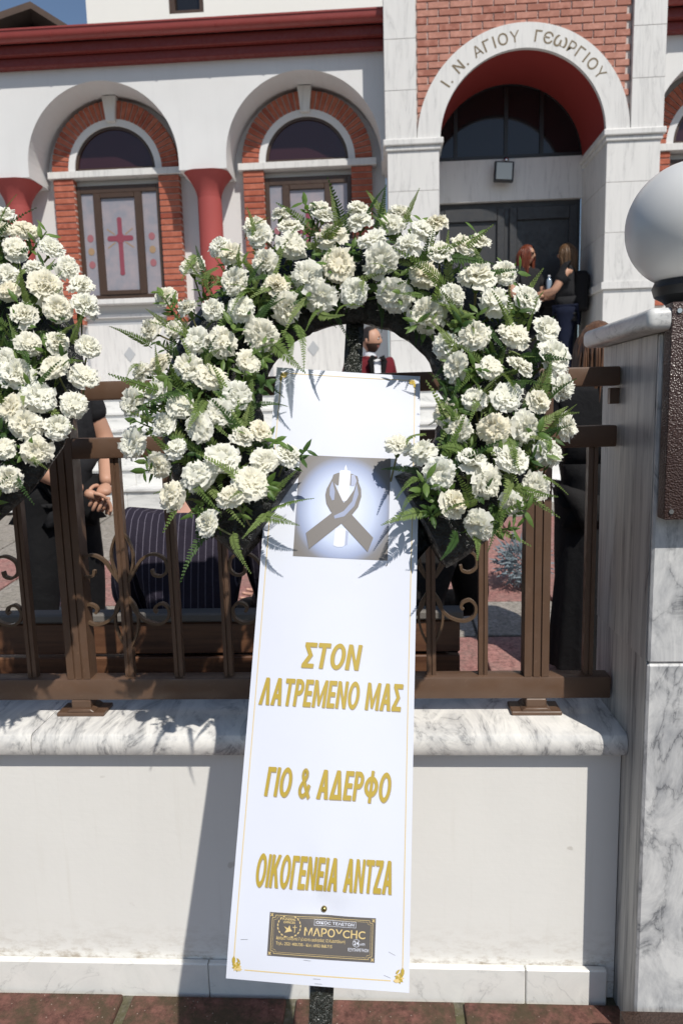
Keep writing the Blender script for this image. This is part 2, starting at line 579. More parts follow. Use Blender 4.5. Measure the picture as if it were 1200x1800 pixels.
M['bluegrey'] = m_leaf('blue_grey_leaf', (.20,.25,.28), (.26,.32,.35), .2, (.25,.32,.34))
M['lampglass'] = mat('lamp_glass', (.50,.54,.50), .15, spec=.6)

# ================================================================== ground
g = MB().add([(-400,-400,-.03),(400,-400,-.03),(400,700,-.03),(-400,700,-.03)], [(0,1,2,3)])
struct(g.build('ground', M['asphalt']))

# street pavement: red slabs between mossy joints
pv = struct(MB().box(-3.2,2.4,-.6,1.80,-.06,-.004).build('pavement', M['grout']))
def slab_mesh(name, w, d, h, m_, seed=0, bev=.006):
    mb = MB().box(-w/2, w/2, -d/2, d/2, 0, h)
    me = mb.mesh(name, m_, False, bev, 2)
    return me
tm = slab_mesh('tile', .425, .425, .030, M['tile'])
bm_ = slab_mesh('border_tile', .425, .085, .028, M['tile'])
rng = random.Random(3)
for i in range(-6, 5):
    for j in range(0, 5):
        o = obj('tile', tm, pv, (-.045+i*.452, 1.50-j*.452, -.022+rng.uniform(-.002,.003)), (rng.uniform(-.006,.006), rng.uniform(-.006,.006), rng.uniform(-.006,.006)))

# ================================================================== boundary wall
WY = 1.745
bw = thing('boundary_wall', 'low white plastered wall with marble coping under the railing', 'wall', (0, WY, 0))
MB().box(-4.2,.598,0,.24,0,.71).build('wall_body', M['wall'], bw)
joints = [-4.2,-3.3,-2.1,-.925,.60]
def bull(y0, y1, z0, z1, n=6):
    r_ = (z1-z0)/2
    pts = [(y1, z0), (y1, z1)]
    pts += [(y0+r_*.5-r_*.5*math.sin(math.pi*t/n), (z0+z1)/2+r_*math.cos(math.pi*t/n)) for t in range(n+1)]
    return pts
for a, b in zip(joints[:-1], joints[1:]):
    MB().hprism(bull(-.045, .29, .713, .774), a+.0012, b-.0012).build('coping_slab', M['coping'], bw, 'auto')
sj = [-4.2,-3.2,-2.1,-1.3,-.50,.36,.575]
for a, b in zip(sj[:-1], sj[1:]):
    MB().box(a+.001, b-.001, -.022, -.002, -.01, .098).build('skirting_slab', M['skirting'], bw, False, .003)

# ================================================================== railing
FY = 1.85
rl = thing('railing', 'brown metal railing with curled ornaments on the marble coping', 'railing', (0, FY, .774))
Z0 = .774
def rail(z0, z1, d, x0, x1, name='rail'):
    mb = MB().box(x0, x1, -d/2, d/2, z0-Z0, z1-Z0)
    return mb.build(name, M['fence'], rl, 'auto', .005, 2)
rail(.817, .878, .052, -3.6, .594)
rail(1.482, 1.536, .046, -3.6, .592)
rail(1.634, 1.681, .062, -3.6, .594)
def ribbed(w, d, n, dep):
    """closed profile (x,y) with n grooves in front and back"""
    pts = []
    xs = []
    for i in range(n+1):
        a = -w/2+w*i/(n+1)
        b = -w/2+w*(i+1)/(n+1)
        xs.append((a+(.0025 if i else 0), b-(.0025 if i < n else 0)))
    for i, (a, b) in enumerate(xs):
        pts += [(a, -d/2), (b, -d/2)]
        if i < n:
            pts += [(b+.001, -d/2+dep), (xs[i+1][0]-.001, -d/2+dep)]
    for i, (a, b) in reversed(list(enumerate(xs))):
        pts += [(b, d/2), (a, d/2)]
        if i > 0:
            pts += [(a-.001, d/2-dep), (xs[i-1][1]+.001, d/2-dep)]
    return pts
postm = MB().vprism(ribbed(.064, .05, 2, .005), .104, .86).mesh('post', M['fence'])
footm = MB().box(-.027,.027,-.026,.026,.016,.0432).mesh('post_foot', M['fence'], False, .003)
fm = MB().box(-.066,.066,-.036,.036,0,.011)
fm.prism([(-.04,.011),(.04,.011),(.029,.020),(-.029,.020)], -.034, .034)
platem = fm.mesh('base_plate', M['fence'], 'auto', .002)
balm = MB().vprism(ribbed(.024, .022, 1, .004), .104, .708).mesh('baluster', M['fence'])
SP = 1.24/9
posts = [.40-1.24*i for i in range(4)]
bal = []
for px in posts:
    p = obj('post', postm, rl, (px, 0, 0))
    obj('post_foot', footm, p)
    obj('base_plate', platem, p)
for i in range(0, 3):
    for j in range(1, 9):
        bal.append((posts[i]-j*SP, j))
bal.append((.40+SP, 0))
def curve_pts(ctrl, n=10):
    """Catmull-Rom through control points"""
    c = [Vector(p) for p in ctrl]
    c = [c[0]*2-c[1]]+c+[c[-1]*2-c[-2]]
    o = []
    for i in range(1, len(c)-2):
        for t in range(n):
            t_ = t/n
            a, b, d, e = c[i-1], c[i], c[i+1], c[i+2]
            o.append(.5*((2*b)+(d-a)*t_+(2*a-5*b+4*d-e)*t_**2+(3*b-a-3*d+e)*t_**3))
    o.append(c[-2])
    return o
def flatbar(mb, pts, w, t):
    """flat bar in the x,z plane: width t in plane, w deep"""
    n = len(pts)
    rows = []
    for i, p in enumerate(pts):
        tg = (pts[min(i+1, n-1)]-pts[max(i-1, 0)]).normalized()
        nr = Vector((-tg.z, 0, tg.x))*t/2
        rows.append([p+nr+Vector((0,-w/2,0)), p-nr+Vector((0,-w/2,0)), p-nr+Vector((0,w/2,0)), p+nr+Vector((0,w/2,0))])
    mb.grid(rows, closed=True)
    b = len(mb.v)-4*n
    mb.f += [(b, b+1, b+2, b+3), (b+4*n-1, b+4*n-2, b+4*n-3, b+4*n-4)]
    mb.m += [0, 0]
# ornament, local origin on the baluster foot; heights above the coping
def scroll(s, upper):
    if upper:
        ctrl = [(.012,.372),(.028,.396),(.052,.432),(.085,.447),(.116,.432),(.121,.402),(.104,.386),(.084,.390),(.079,.405)]
    else:
        ctrl = [(.014,.318),(.026,.288),(.052,.262),(.088,.252),(.114,.266),(.119,.292),(.104,.309),(.086,.304),(.080,.292),(.086,.284)]
    return curve_pts([(s*x,0,z) for x, z in ctrl], 6)
def lens(s, upper):
    ctrl = [(.010,.372),(.026,.412),(.030,.450),(.020,.485),(.009,.505)] if upper else [(.010,.330),(.027,.300),(.032,.262),(.024,.222),(.009,.190)]
    return curve_pts([(s*x,0,z) for x, z in ctrl], 6)
om = {}
for up_ in (0, 1):
    for s in (-1, 1):
        mb = MB(); flatbar(mb, scroll(s, up_), .014, .0075)
        om['s', up_, s] = mb.mesh('scroll', M['iron'], 'auto')
        mb = MB(); flatbar(mb, lens(s, up_), .012, .006)
        om['l', up_, s] = mb.mesh('lens_bar', M['iron'], 'auto')
for x, j in bal:
    b = obj('baluster', balm, rl, (x, 0, 0))
    if j in (2, 5, 8):
        for (kind, up_, s), me in om.items():
            obj('scroll' if kind == 's' else 'lens_bar', me, b)
MB().box(.575,.5985,-.012,.012,.815,.855).build('wall_bracket', M['fence'], rl, False, .002)

# ================================================================== pillar, lamp, metal box
pl = thing('gate_pillar', 'grey veined marble pillar with projecting cap beside the railing', 'pillar', (.83, 1.80, 0))
def rel(mb): return mb
MB().box(-.226,.26,-.196,.176,-.01,1.738).build('core', M['pillar_side'], pl, False, .004)
MB().box(-.2315,.262,-.212,-.1965,.0,1.0).build('front_slab', M['pillar'], pl, False, .005)
MB().box(-.2315,.262,-.212,-.1965,1.002,1.737).build('front_slab', M['pillar'], pl, False, .005)
MB().box(-.23,-.227,-.196,.176,-.005,1.0).build('side_slab', M['pillar_side'], pl)
MB().box(-.232,-.227,-.196,.176,1.001,1.737).build('side_slab', M['pillar_side'], pl)
MB().box(-.277,.31,-.262,.222,1.739,1.785).build('cap', M['pillarcap'], pl, 'auto', .016, 4)

gl = thing('globe_lamp', 'round opal glass lamp globe standing on the marble pillar', 'lamp', (.735, 1.80, 1.785))
MB().lathe([(.075,0),(.075,.012),(.055,.022),(.04,.03),(.055,.045),(.072,.055),(.078,.075),(.072,.09)], 32).build('collar', M['black'], gl, 'auto')
MB().ball((0,0,.215), .1425, .1425, .1425, 48, 32).build('globe', M['globe'], gl, True)

bx = thing('sign_board', 'brown hammered metal sign board screwed to the front of the marble pillar', 'sign', (.79, 1.535, 1.342))
MB().box(-.19,.2,0,.04,0,.452)  .build('board', M['hammer'], bx, 'auto', .003, 2)
for zz in (.018, .434):
    MB().tube([(-.176,.002,zz),(-.176,-.003,zz)], [.0062,.005], 14).build('screw', M['screw'], bx)
gp = MB().box(.556,1.10,.92,1.574,.006,.122)
tag(gp.build('metal_box', M['plate'], None, 'auto', .004, 2), 'low dark brown metal box on the pavement at the foot of the pillar', 'metal box')

# ================================================================== courtyard
def yz(y):
    """height of the courtyard: level by the wall, rising gently towards the steps"""
    return .40 if y < 3.2 else .40+(min(y, 6.4)-3.2)*(.30/3.2)
yd = MB()
ys = [1.99,3.2,6.4,8.0]
rows = [[(-9, y, yz(y)-.03), (7, y, yz(y)-.03)] for y in ys]
yd.grid(rows)
yo = struct(yd.build('courtyard', M['yardgrey']))
sm1 = slab_mesh('paving_slab', .47, .47, .03, M['yardpink'])
sm2 = slab_mesh('paving_slab_grey', .47, .47, .03, M['yardgrey'])
rng = random.Random(11)
for i in range(-7, 5):
    for j in range(0, 9):
        x, y = .23+i*.485, 2.3+j*.485
        pink = (i % 4 != 3 and j % 5 != 3)
        if y > 5.2 and x < .2:
            pink = False
        sl_ = 0 if y < 3.1 else math.atan(.30/3.2)
        obj('paving_slab', sm1 if pink else sm2, yo, (x, y, yz(y)-.028+rng.uniform(-.002,.002)), (sl_, 0, 0))

# steps up to the church
stp = struct(MB().box(-6.4,5.2,7.86,9.6,.3,1.605).build('church_steps', M['step']))
for n in range(6):
    zt = .73+.175*(n+1)
    y0 = 6.4+.27*n
    for a, b in ((-6.4,-4.1),(-4.1,-2.35),(-2.35,-.6),(-.6,1.1),(1.1,2.9),(2.9,5.2)):
        mb = MB().box(a+.001, b-.001, y0+.012, y0+.285 if n < 5 else 8.55, zt-.205, zt-.032)
        mb.box(a+.001, b-.001, y0-.012, y0+.285 if n < 5 else 9.12, zt-.031, zt)
        mb.build('step_slab', M['step'], stp, False, .005)

# ================================================================== church
ch = thing('church', 'white church with red brick trimmed arches and a stone portal', 'church', (0, 8.7, 1.78))
def C(x=0, y=0, z=0):
    return (x, y-8.7, z-1.78)
def cbox(mb, x0, x1, y0, y1, z0, z1, mi=0):
    return mb.box(x0, x1, y0-8.7, y1-8.7, z0-1.78, z1-1.78, mi)
# window wall behind the arcade
mb = MB()
cbox(mb, -7.0, .12, 9.24, 9.5, 1.2, 6.2)
cbox(mb, 3.05, 7.0, 9.24, 9.5, 1.2, 6.2)
cbox(mb, .12, 3.05, 9.32, 9.5, 5.35, 6.2)
mb.build('window_wall', M['church'], ch)
# arcade
def arch_wall(bays, xl, xr, zb, zt, y0, y1, n=40):
    mb = MB()
    for (c, r_, zs, x0, x1) in bays:
        pts = [(c-r_, zb)]+[(c-r_*math.cos(math.pi*i/n), zs+r_*math.sin(math.pi*i/n)) for i in range(n+1)]+[(c+r_, zb)]
        top = []
        for (x, z) in pts:
            top.append((x, zt))
        for y in (y0, y1):
            rows = [[(x, y-8.7, z-1.78) for x, z in pts], [(x, y-8.7, z-1.78) for x, z in top]]
            mb.grid(rows)
            for (a, b) in ((x0, c-r_), (c+r_, x1)):
                if b-a > 1e-4:
                    mb.add([(a,y-8.7,zb-1.78),(b,y-8.7,zb-1.78),(b,y-8.7,zt-1.78),(a,y-8.7,zt-1.78)], [(0,1,2,3)])
        mb.grid([[(x, y0-8.7, z-1.78) for x, z in pts], [(x, y1-8.7, z-1.78) for x, z in pts]])
        for (a, b) in ((x0, c-r_), (c+r_, x1)):
            if b-a > 1e-4:
                mb.add([(a,y0-8.7,zb-1.78),(b,y0-8.7,zb-1.78),(b,y1-8.7,zb-1.78),(a,y1-8.7,zb-1.78)], [(0,1,2,3)])
    return mb
aw = arch_wall([(-5.55,.90,4.50,-7.0,-4.37),(-3.19,.90,4.50,-4.37,-2.01),(-.83,.90,4.50,-2.01,.115)], -7, .115, 4.385, 5.9, 8.70, 9.238)
me = aw.mesh('arcade_wall', M['church'])
for p in me.polygons: p.use_smooth = False
obj('arcade_wall', me, ch)
aw = arch_wall([(4.0,.90,4.50,3.055,5.0),(6.0,.90,4.50,5.0,7.0)], 3.05, 7, 4.385, 5.9, 8.70, 9.238)
obj('arcade_wall', aw.mesh('arcade_wall', M['church']), ch)
# columns
colm = MB().lathe([(.20,0),(.20,.09),(.165,.13),(.15,.17),(.142,2.34)], 32).mesh('column', M['redcol'], 'auto')
n4 = 32
cap_rows = []
for t in range(9):
    f = t/8
    row = []
    for q in range(n4):
        an = 2*math.pi*q/n4
        cx, sy = math.cos(an), math.sin(an)
        sq = 1/max(abs(cx), abs(sy))
        rr = .143+(.265*min(sq, 1.12)-.143)*(f**1.7)
        row.append((rr*cx, rr*sy, 2.34+.262*f))
    cap_rows.append(row)
mb = MB(); mb.grid(cap_rows, closed=True); mb.f.append(tuple(range(8*n4, 9*n4))); mb.m.append(0)
capm = mb.mesh('capital', M['redcol'], 'auto')
for x in (-4.36,-2.0,5.02):
    c = obj('column', colm, ch, C(x, 8.93, 1.78))
    obj('capital', capm, c)

# windows -----------------------------------------------------------------
def half_disc(r_, z0, n=28, c=0):
    return [(c+r_*math.cos(math.pi*i/n), z0+r_*math.sin(math.pi*i/n)) for i in range(n+1)]
def ring(mb, r1, r2, z0, y0, y1, a0=0, a1=math.pi, n=40):
    rows = []
    for i in range(n+1):
        a = a0+(a1-a0)*i/n
        c_, s_ = math.cos(a), math.sin(a)
        rows.append([(r1*c_,y0,z0+r1*s_),(r2*c_,y0,z0+r2*s_),(r2*c_,y1,z0+r2*s_),(r1*c_,y1,z0+r1*s_)])
    mb.grid(rows, closed=True)
    b = len(mb.v)-4*(n+1)
    mb.f += [(b,b+1,b+2,b+3), tuple(len(mb.v)-1-i for i in range(4))]
    mb.m += [0,0]
    return mb
brick_cache = {}
def brick(w, d, h, m_, bev=.004):
    key = (round(w,3), round(d,3), round(h,3), m_.name)
    if key not in brick_cache:
        brick_cache[key] = MB().box(-w/2, w/2, 0, d, -h/2, h/2).mesh('brick', m_, False, bev)
    return brick_cache[key]
WZ = 3.0            # sill height; window origin is the middle of the sill on the wall face y = 9.24
def make_window():
    mb = MB()       # timber frame
    fw = .052
    mb.box(-.53,.53,-.02,.05,.02,.02+fw*1.2)
    mb.box(-.53,-.53+fw,-.02,.05,.082,1.40)
    mb.box(.53-fw,.53,-.02,.05,.082,1.40)
    mb.box(-.478,.478,-.02,.05,1.31,1.40)
    for x in (-.275,.245):
        mb.box(x-.045,x+.045,-.03,.05,.084,1.308)
    mb.box(-.228,.198,-.035,.04,.084,.135)
    mb.box(-.228,.198,-.035,.04,1.25,1.306)
    mb.v = [(x, y+.055, z) for x, y, z in mb.v]
    w = mb.build('window', M['wood'], ch, False, .004, loc=C(0, 9.24-.10, WZ))
    MB().box(-.478,-.322,.055,.065,.084,1.308).build('pane', M['pane'], w)
    MB().box(.292,.478,.055,.065,.084,1.308).build('pane', M['pane'], w)
    MB().box(-.228,.198,.05,.063,.137,1.248).build('pane', M['pane'], w)
    # painted cross and discs on the glass
    cz = .78
    cr = MB()
    def lobed(pts):
        cr.prism(pts, -.0085, -.0055)
    xs = -.015
    cr.box(xs-.028,xs+.028,-.0085,-.0055,.36,.98)
    cr.box(xs-.125,xs-.0282,-.0085,-.0055,.735,.80)
    cr.box(xs+.0282,xs+.125,-.0085,-.0055,.735,.80)
    for (dx, dz) in ((-.135,.7675),(.135,.7675),(0,.99),(0,.35)):
        cr.prism([(xs+dx+.032*math.cos(t*math.pi/6), dz+.032*math.sin(t*math.pi/6)) for t in range(12)], -.0095, -.0087)
    cr.prism([(xs+.06*math.cos(t*math.pi/12), .7675+.06*math.sin(t*math.pi/12)) for t in range(24)], -.0099, -.0097)
    cr.v = [(x, y+.055, z) for x, y, z in cr.v]
    cr.build('cross_motif', M['filmred'], w)
    for an in (35,145,215,325):
        a = R(an); d = Vector((math.cos(a),0,math.sin(a))); q = Vector((-d.z,0,d.x))*.006
        c0 = Vector((xs,.0475,.7675))
        MB().add([c0+d*.08+q, c0+d*.2+q, c0+d*.2-q, c0+d*.08-q], [(0,1,2,3)]).build('ray_motif', M['filmgold'], w)
    for x in (-.40,.385):
        for q, z in enumerate((.78,.62,.46)):
            MB().prism([(x+.04*math.cos(t*math.pi/10), z+.045*math.sin(t*math.pi/10)) for t in range(20)], .051, .054).build('disc_motif', M['filmgold'] if q == 1 else M['filmpink'], w)
    # lunette
    MB().prism(half_disc(.50, 1.565), .02, .04).build('lunette_pane', M['lunette'], w)
    lf = ring(MB(), .47, .502, 1.562, -.0, .05)
    lf.box(-.502,.502,.0,.05,1.556,1.59)
    lf.build('lunette_frame', M['wood'], w)
    ring(MB(), .504, .585, 1.56, -.02, .06).build('lunette_trim', M['church'], w, 'auto')
    # white band at the springing, sill
    MB().box(-.84,.84,-.055,.095,1.475,1.555).build('band', M['stone'], w, False, .004)
    MB().box(-.60,.60,-.07,.09,-.045,.018).build('sill', M['stone'], w, False, .006)
    # keystone
    MB().prism([(-.055,2.10),(.055,2.10),(.085,2.39),(-.085,2.39)], -.075, .098).build('keystone', M['stone'], w, False, .005)
    # brick arch backing and voussoirs
    bk = ring(MB(), .587, .785, 1.56, -.012, .099)
    bk.box(-.785,-.535,-.012,.099,-.30,1.474)
    bk.box(.535,.785,-.012,.099,-.30,1.474)
    bk.build('mortar_bed', M['mortar'], w)
    nv = 34
    r1, r2 = .586, .79
    for i in range(nv):
        a = math.pi*(i+.5)/nv
        if abs(a-math.pi/2) < .10:
            continue
        hw1, hw2 = r1*math.pi/nv/2-.006, r2*math.pi/nv/2-.007
        key = ('v', nv)
        if key not in brick_cache:
            brick_cache[key] = MB().add([(r1,-.028,-hw1),(r2,-.028,-hw2),(r2,.09,-hw2),(r1,.09,-hw1),(r1,-.028,hw1),(r2,-.028,hw2),(r2,.09,hw2),(r1,.09,hw1)],
                [(0,3,2,1),(4,5,6,7),(0,1,5,4),(1,2,6,5),(2,3,7,6),(3,0,4,7)]).mesh('brick', M['brickw'], False, .004)
        obj('brick', brick_cache[key], w, (0,0,1.56), (0,-a,0))
    cz = .0735
    for s in (-1, 1):
        n = 0
        z = 1.437
        while z > -.30:
            obj('brick', brick(.252, .115, cz-.013, M['brickw']), w, (s*.66, -.028, z))
            z -= cz
    return w
w1 = make_window()
w1.location = C(-3.20, 9.14, WZ)
for x in (-.83, 4.0):
    c = copy_tree(w1, ch)
    c.location = C(x, 9.14, WZ)
# marble panels below the sills
for cx in (-3.20,-.83,4.0):
    for (a, b) in ((-.52,.52),):
        MB().box(cx-.56, cx+.56, .512, .538, .16, .96).build('apron_frame', M['panelgrey'], ch)
        MB().box(cx-.525, cx+.525, .502, .515, .19, .93).build('apron_panel', M['stone'], ch, False, .003)
        MB().prism([(cx-.075,.56),(cx,.465),(cx+.075,.56),(cx,.655)], .495, .504).build('apron_diamond', M['panelgrey'], ch)
for cx in (-2.015,):
    MB().box(cx-.28, cx+.28, .512, .538, .16, .96).build('apron_frame', M['panelgrey'], ch)
    MB().box(cx-.245, cx+.245, .502, .515, .19, .93).build('apron_panel', M['stone'], ch, False, .003)
mb = MB()
cbox(mb, -6.4, .10, 9.18, 9.239, 2.80, 2.84)
mb.build('apron_band', M['stone'], ch)

# eaves: fascia in two steps, gutter with joints, roof
for x0, x1 in ((-7.0,.112),(3.058,7.0)):
    mb = MB()
    cbox(mb, x0, x1, 8.60, 9.0, 5.545, 5.64)
    cbox(mb, x0, x1, 8.53, 9.0, 5.641, 5.75)
    mb.build('fascia', M['redfascia'], ch, False, .012, 2)
    mb = MB()
    prof = [(8.44-.0+.0, 5.865)]
    prof = [(8.405+.065-.065*math.cos(R(t)), 5.80-.065*math.sin(R(t))) for t in range(0, 181, 15)]
    prof = [(8.40,5.835)]+prof+[(8.54,5.835),(8.54,5.852),(8.392,5.852),(8.392,5.835)]
    mb.hprism([(y-8.7, z-1.78) for y, z in prof], x0, x1)
    x = x0+.32
    gu = mb.build('gutter', M['redmetal'], ch, 'auto')
    while x < x1-.1:
        j = MB().hprism([(8.47-.071*math.cos(R(t))-8.7, 5.80-.071*math.sin(R(t))-1.78) for t in range(0, 181, 15)], x-.006, x+.006)
        j.build('gutter_joint', M['redmetal'], gu)
        x += .62
    rf = MB()
    rf.add([(x0,8.46-8.7,5.84-1.78),(x1,8.46-8.7,5.84-1.78),(x1,10.5-8.7,6.46-1.78),(x0,10.5-8.7,6.46-1.78)], [(0,1,2,3)])
    rf.build('roof', M['rooftile'], ch)
# nave wall behind with a small window
mb = MB()
cbox(mb, -3.93, -2.78, 10.5, 10.8, 5.0, 10.5)
cbox(mb, -2.30, 7.0, 10.5, 10.8, 5.0, 10.5)
cbox(mb, -2.779, -2.301, 10.5, 10.8, 5.0, 6.98)
cbox(mb, -2.779, -2.301, 10.5, 10.8, 7.8, 10.5)
mb.build('nave_wall', M['nave'], ch)
mb = MB()
cbox(mb, -2.778,-2.70,10.52,10.7,6.985,7.795); cbox(mb, -2.36,-2.302,10.52,10.7,6.985,7.795); cbox(mb, -2.699,-2.361,10.52,10.7,6.985,7.03)
nw = mb.build('nave_window', M['wood'], ch)
mb = MB(); cbox(mb, -2.70,-2.36,10.6,10.62,7.03,7.795)
mb.build('pane', M['darkglass'], nw)

# portal ------------------------------------------------------------------
PX, PS = 1.585, 4.43          # arch centre and springing
PT = 7.2
def arch_plate(r_, x0, x1, zs, zt, y0, y1, n=48):
    mb = MB()
    pts = [(PX-r_*math.cos(math.pi*i/n), zs+r_*math.sin(math.pi*i/n)) for i in range(n+1)]
    for y in (y0, y1):
        mb.grid([[(x, y-8.7, z-1.78) for x, z in pts], [(x, y-8.7, zt-1.78) for x, z in pts]])
        for a, b in ((x0, PX-r_), (PX+r_, x1)):
            mb.add([(a,y-8.7,zs-1.78),(b,y-8.7,zs-1.78),(b,y-8.7,zt-1.78),(a,y-8.7,zt-1.78)], [(0,1,2,3)])
    return mb, pts
mb, pts = arch_plate(1.0, .455, 2.715, PS, PT, 8.325, 8.6)
portal = mb.build('portal', M['mortar'], ch)
ch_bricks = 0
cs, bl = .0735, .232
row = 0
z = PS+.04
rng = random.Random(5)
while z < 6.35:
    x = .47+(0 if row % 2 else -bl/2)
    while x < 2.70:
        a, b = max(x, .462), min(x+bl-.013, 2.708)
        x += bl
        if b-a < .04:
            continue
        rr = [math.hypot(q-PX, zz-PS) for q in (a, b) for zz in (z-.03, z+.03)]
        if min(rr) < 1.005 and not (a < PX < b and z-.03-PS > 1.0):
            # trim the brick back to the stone ring
            zz = z-.03-PS
            lim = math.sqrt(max(0, 1.02**2-zz*zz))
            if (a+b)/2 < PX:
                b = min(b, PX-lim)
            else:
                a = max(a, PX+lim)
            if b-a < .035:
                continue
        obj('brick', brick(round(b-a, 2), .02, cs-.012, M['brick'], .003), portal, ((a+b)/2, 8.309-8.7+rng.uniform(-.0015,.0015), z-1.78))
    z += cs
    row += 1
# stone ring, pilasters of stacked blocks, piers, cornices
mb = ring(MB(), .88, 1.13, 0, 8.27-8.7, 8.322-8.7, n=64)
mb.v = [(x+PX, y, z+PS-1.78) for x, y, z in mb.v]
mb.build('arch_ring', M['stone'], portal, 'auto')
for xa, xb in ((.11,.45),(2.72,3.06)):
    zs = [4.452,4.95,5.46,6.0,6.6,7.2]
    for a, b in zip(zs[:-1], zs[1:]):
        m1 = MB(); cbox(m1, xa, xb, 8.262, 8.70, a+.0015, b-.0015)
        m1.build('pilaster_block', M['stone'], portal, False, .003)
for xa, xb, s in ((.13,.69,0),(2.478,3.04,1)):
    zs = [1.785,2.32,2.80,2.88,3.4,3.92,4.335]
    for i, (a, b) in enumerate(zip(zs[:-1], zs[1:])):
        m1 = MB()
        e = .03 if i in (2,) else .0
        cbox(m1, xa-e, xb+e, 8.272-e, 9.245, a+.0015, b-.0015)
        m1.build('pier_block', M['stone'], portal, False, .003)
    m1 = MB()
    cbox(m1, xa-.02, xb+.02, 8.25, 9.19, 4.336, 4.385)
    cbox(m1, xa-.045, xb+.045, 8.225, 9.19, 4.386, 4.451)
    m1.build('cornice', M['stone'], portal, False, .01, 2)
# vault
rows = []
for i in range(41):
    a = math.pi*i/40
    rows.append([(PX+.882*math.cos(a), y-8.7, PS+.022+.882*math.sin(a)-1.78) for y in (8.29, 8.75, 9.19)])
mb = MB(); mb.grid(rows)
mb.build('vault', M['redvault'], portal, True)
# back wall of the porch, lunette, door
mb = MB()
cbox(mb, .692, 2.476, 9.19, 9.30, 4.02, 4.50)
mb.build('lintel', M['stone'], portal)
mb = MB(); mb.prism([(PX+.90*math.cos(math.pi*i/32), 4.505-1.78+.92*math.sin(math.pi*i/32)) for i in range(33)], 9.215-8.7, 9.23-8.7)
lun = mb.build('portal_lunette', M['darkglass'], portal)
mb = MB()
for x in (PX-.62, PX-.02, PX+.40):
    cbox(mb, x-.022, x+.022, 9.19, 9.214, 4.54, 5.30)
cbox(mb, .70, 2.47, 9.185, 9.214, 4.503, 4.54)
mb.build('lunette_bar', M['black'], portal)
mb = MB()
cbox(mb, .692, 2.476, 9.26, 9.30, 1.785, 4.018)
door = mb.build('door', M['doorgrey'], ch)
for a, b in ((.74,1.56),(1.62,2.43)):
    mb = MB()
    for q in ((a,a+.09,1.80,3.95),(b-.09,b,1.80,3.95),(a+.091,b-.091,3.80,3.95),(a+.091,b-.091,1.80,2.0),(a+.091,b-.091,2.75,2.88)):
        cbox(mb, q[0], q[1], 9.225, 9.259, q[2], q[3])
    mb.build('door_leaf', M['doorgrey'], door, False, .006)
mb = MB(); mb.tube([(1.66,9.20-8.7,1.0),(1.66,9.17-8.7,1.0),(1.66,9.17-8.7,1.35),(1.66,9.20-8.7,1.35)], .012, 8)
mb.build('door_handle', M['screw'], door, True)

# floodlight over the door
fl = thing('floodlight', 'small black floodlight fixed above the church door', 'floodlight', (1.52, 9.19, 4.30))
mb = MB().box(-.115,.115,-.14,-.09,-.12,.12).box(-.02,.02,-.09,.0,-.02,.02)
mb.build('housing', M['black'], fl, False, .008)
MB().box(-.092,.092,-.147,-.141,-.098,.098).build('lens', M['lampglass'], fl)
MB().ball((.03,-.05,.17), .035,.035,.04).tube([(.03,-.03,.12),(.03,-.05,.17)], .012).build('sensor', M['screw'], fl, True)
for o in (fl.children):
    o.rotation_euler = (R(-8), R(4), 0)

# neighbouring house, only its roof shows over the church eaves
hs = thing('house', 'brown tiled house roof behind the church against the sky', 'house', (-6.5, 14.0, 0), R(24))
MB().box(-1.6,1.5,.3,5,0,8.15).build('walls', M['church'], hs)
mb = MB()
for sgn in (-1, 1):
    mb.add([(0.2,-.25,9.05),(0.2,5.4,9.05),(.2+sgn*2.1,5.4,8.02),(.2+sgn*2.1,-.25,8.02),(0.2,-.25,8.93),(0.2,5.4,8.93),(.2+sgn*2.1,5.4,7.9),(.2+sgn*2.1,-.25,7.9)],
           [(0,1,2,3),(4,7,6,5),(0,3,7,4),(1,5,6,2),(3,2,6,7),(0,4,5,1)])
mb.build('roof', M['rooftile'], hs)
MB().prism([(-1.4,8.1),(1.8,8.1),(.2,8.9)], .32, .6).build('gable', M['eavewood'], hs)

# ================================================================== wreaths
FO = Vector((-.125, 1.068, .634))
FU = Vector((.998, .009, -.060)).normalized()
FV = Vector((.051, .428, .902))
FV = (FV-FU*FV.dot(FU)).normalized()
FN = FU.cross(FV)
def frame_matrix(u, v, n=0):
    o = FO+FU*u+FV*v+FN*n
    return Matrix(((FU.x,FV.x,FN.x,o.x),(FU.y,FV.y,FN.y,o.y),(FU.z,FV.z,FN.z,o.z),(0,0,0,1)))

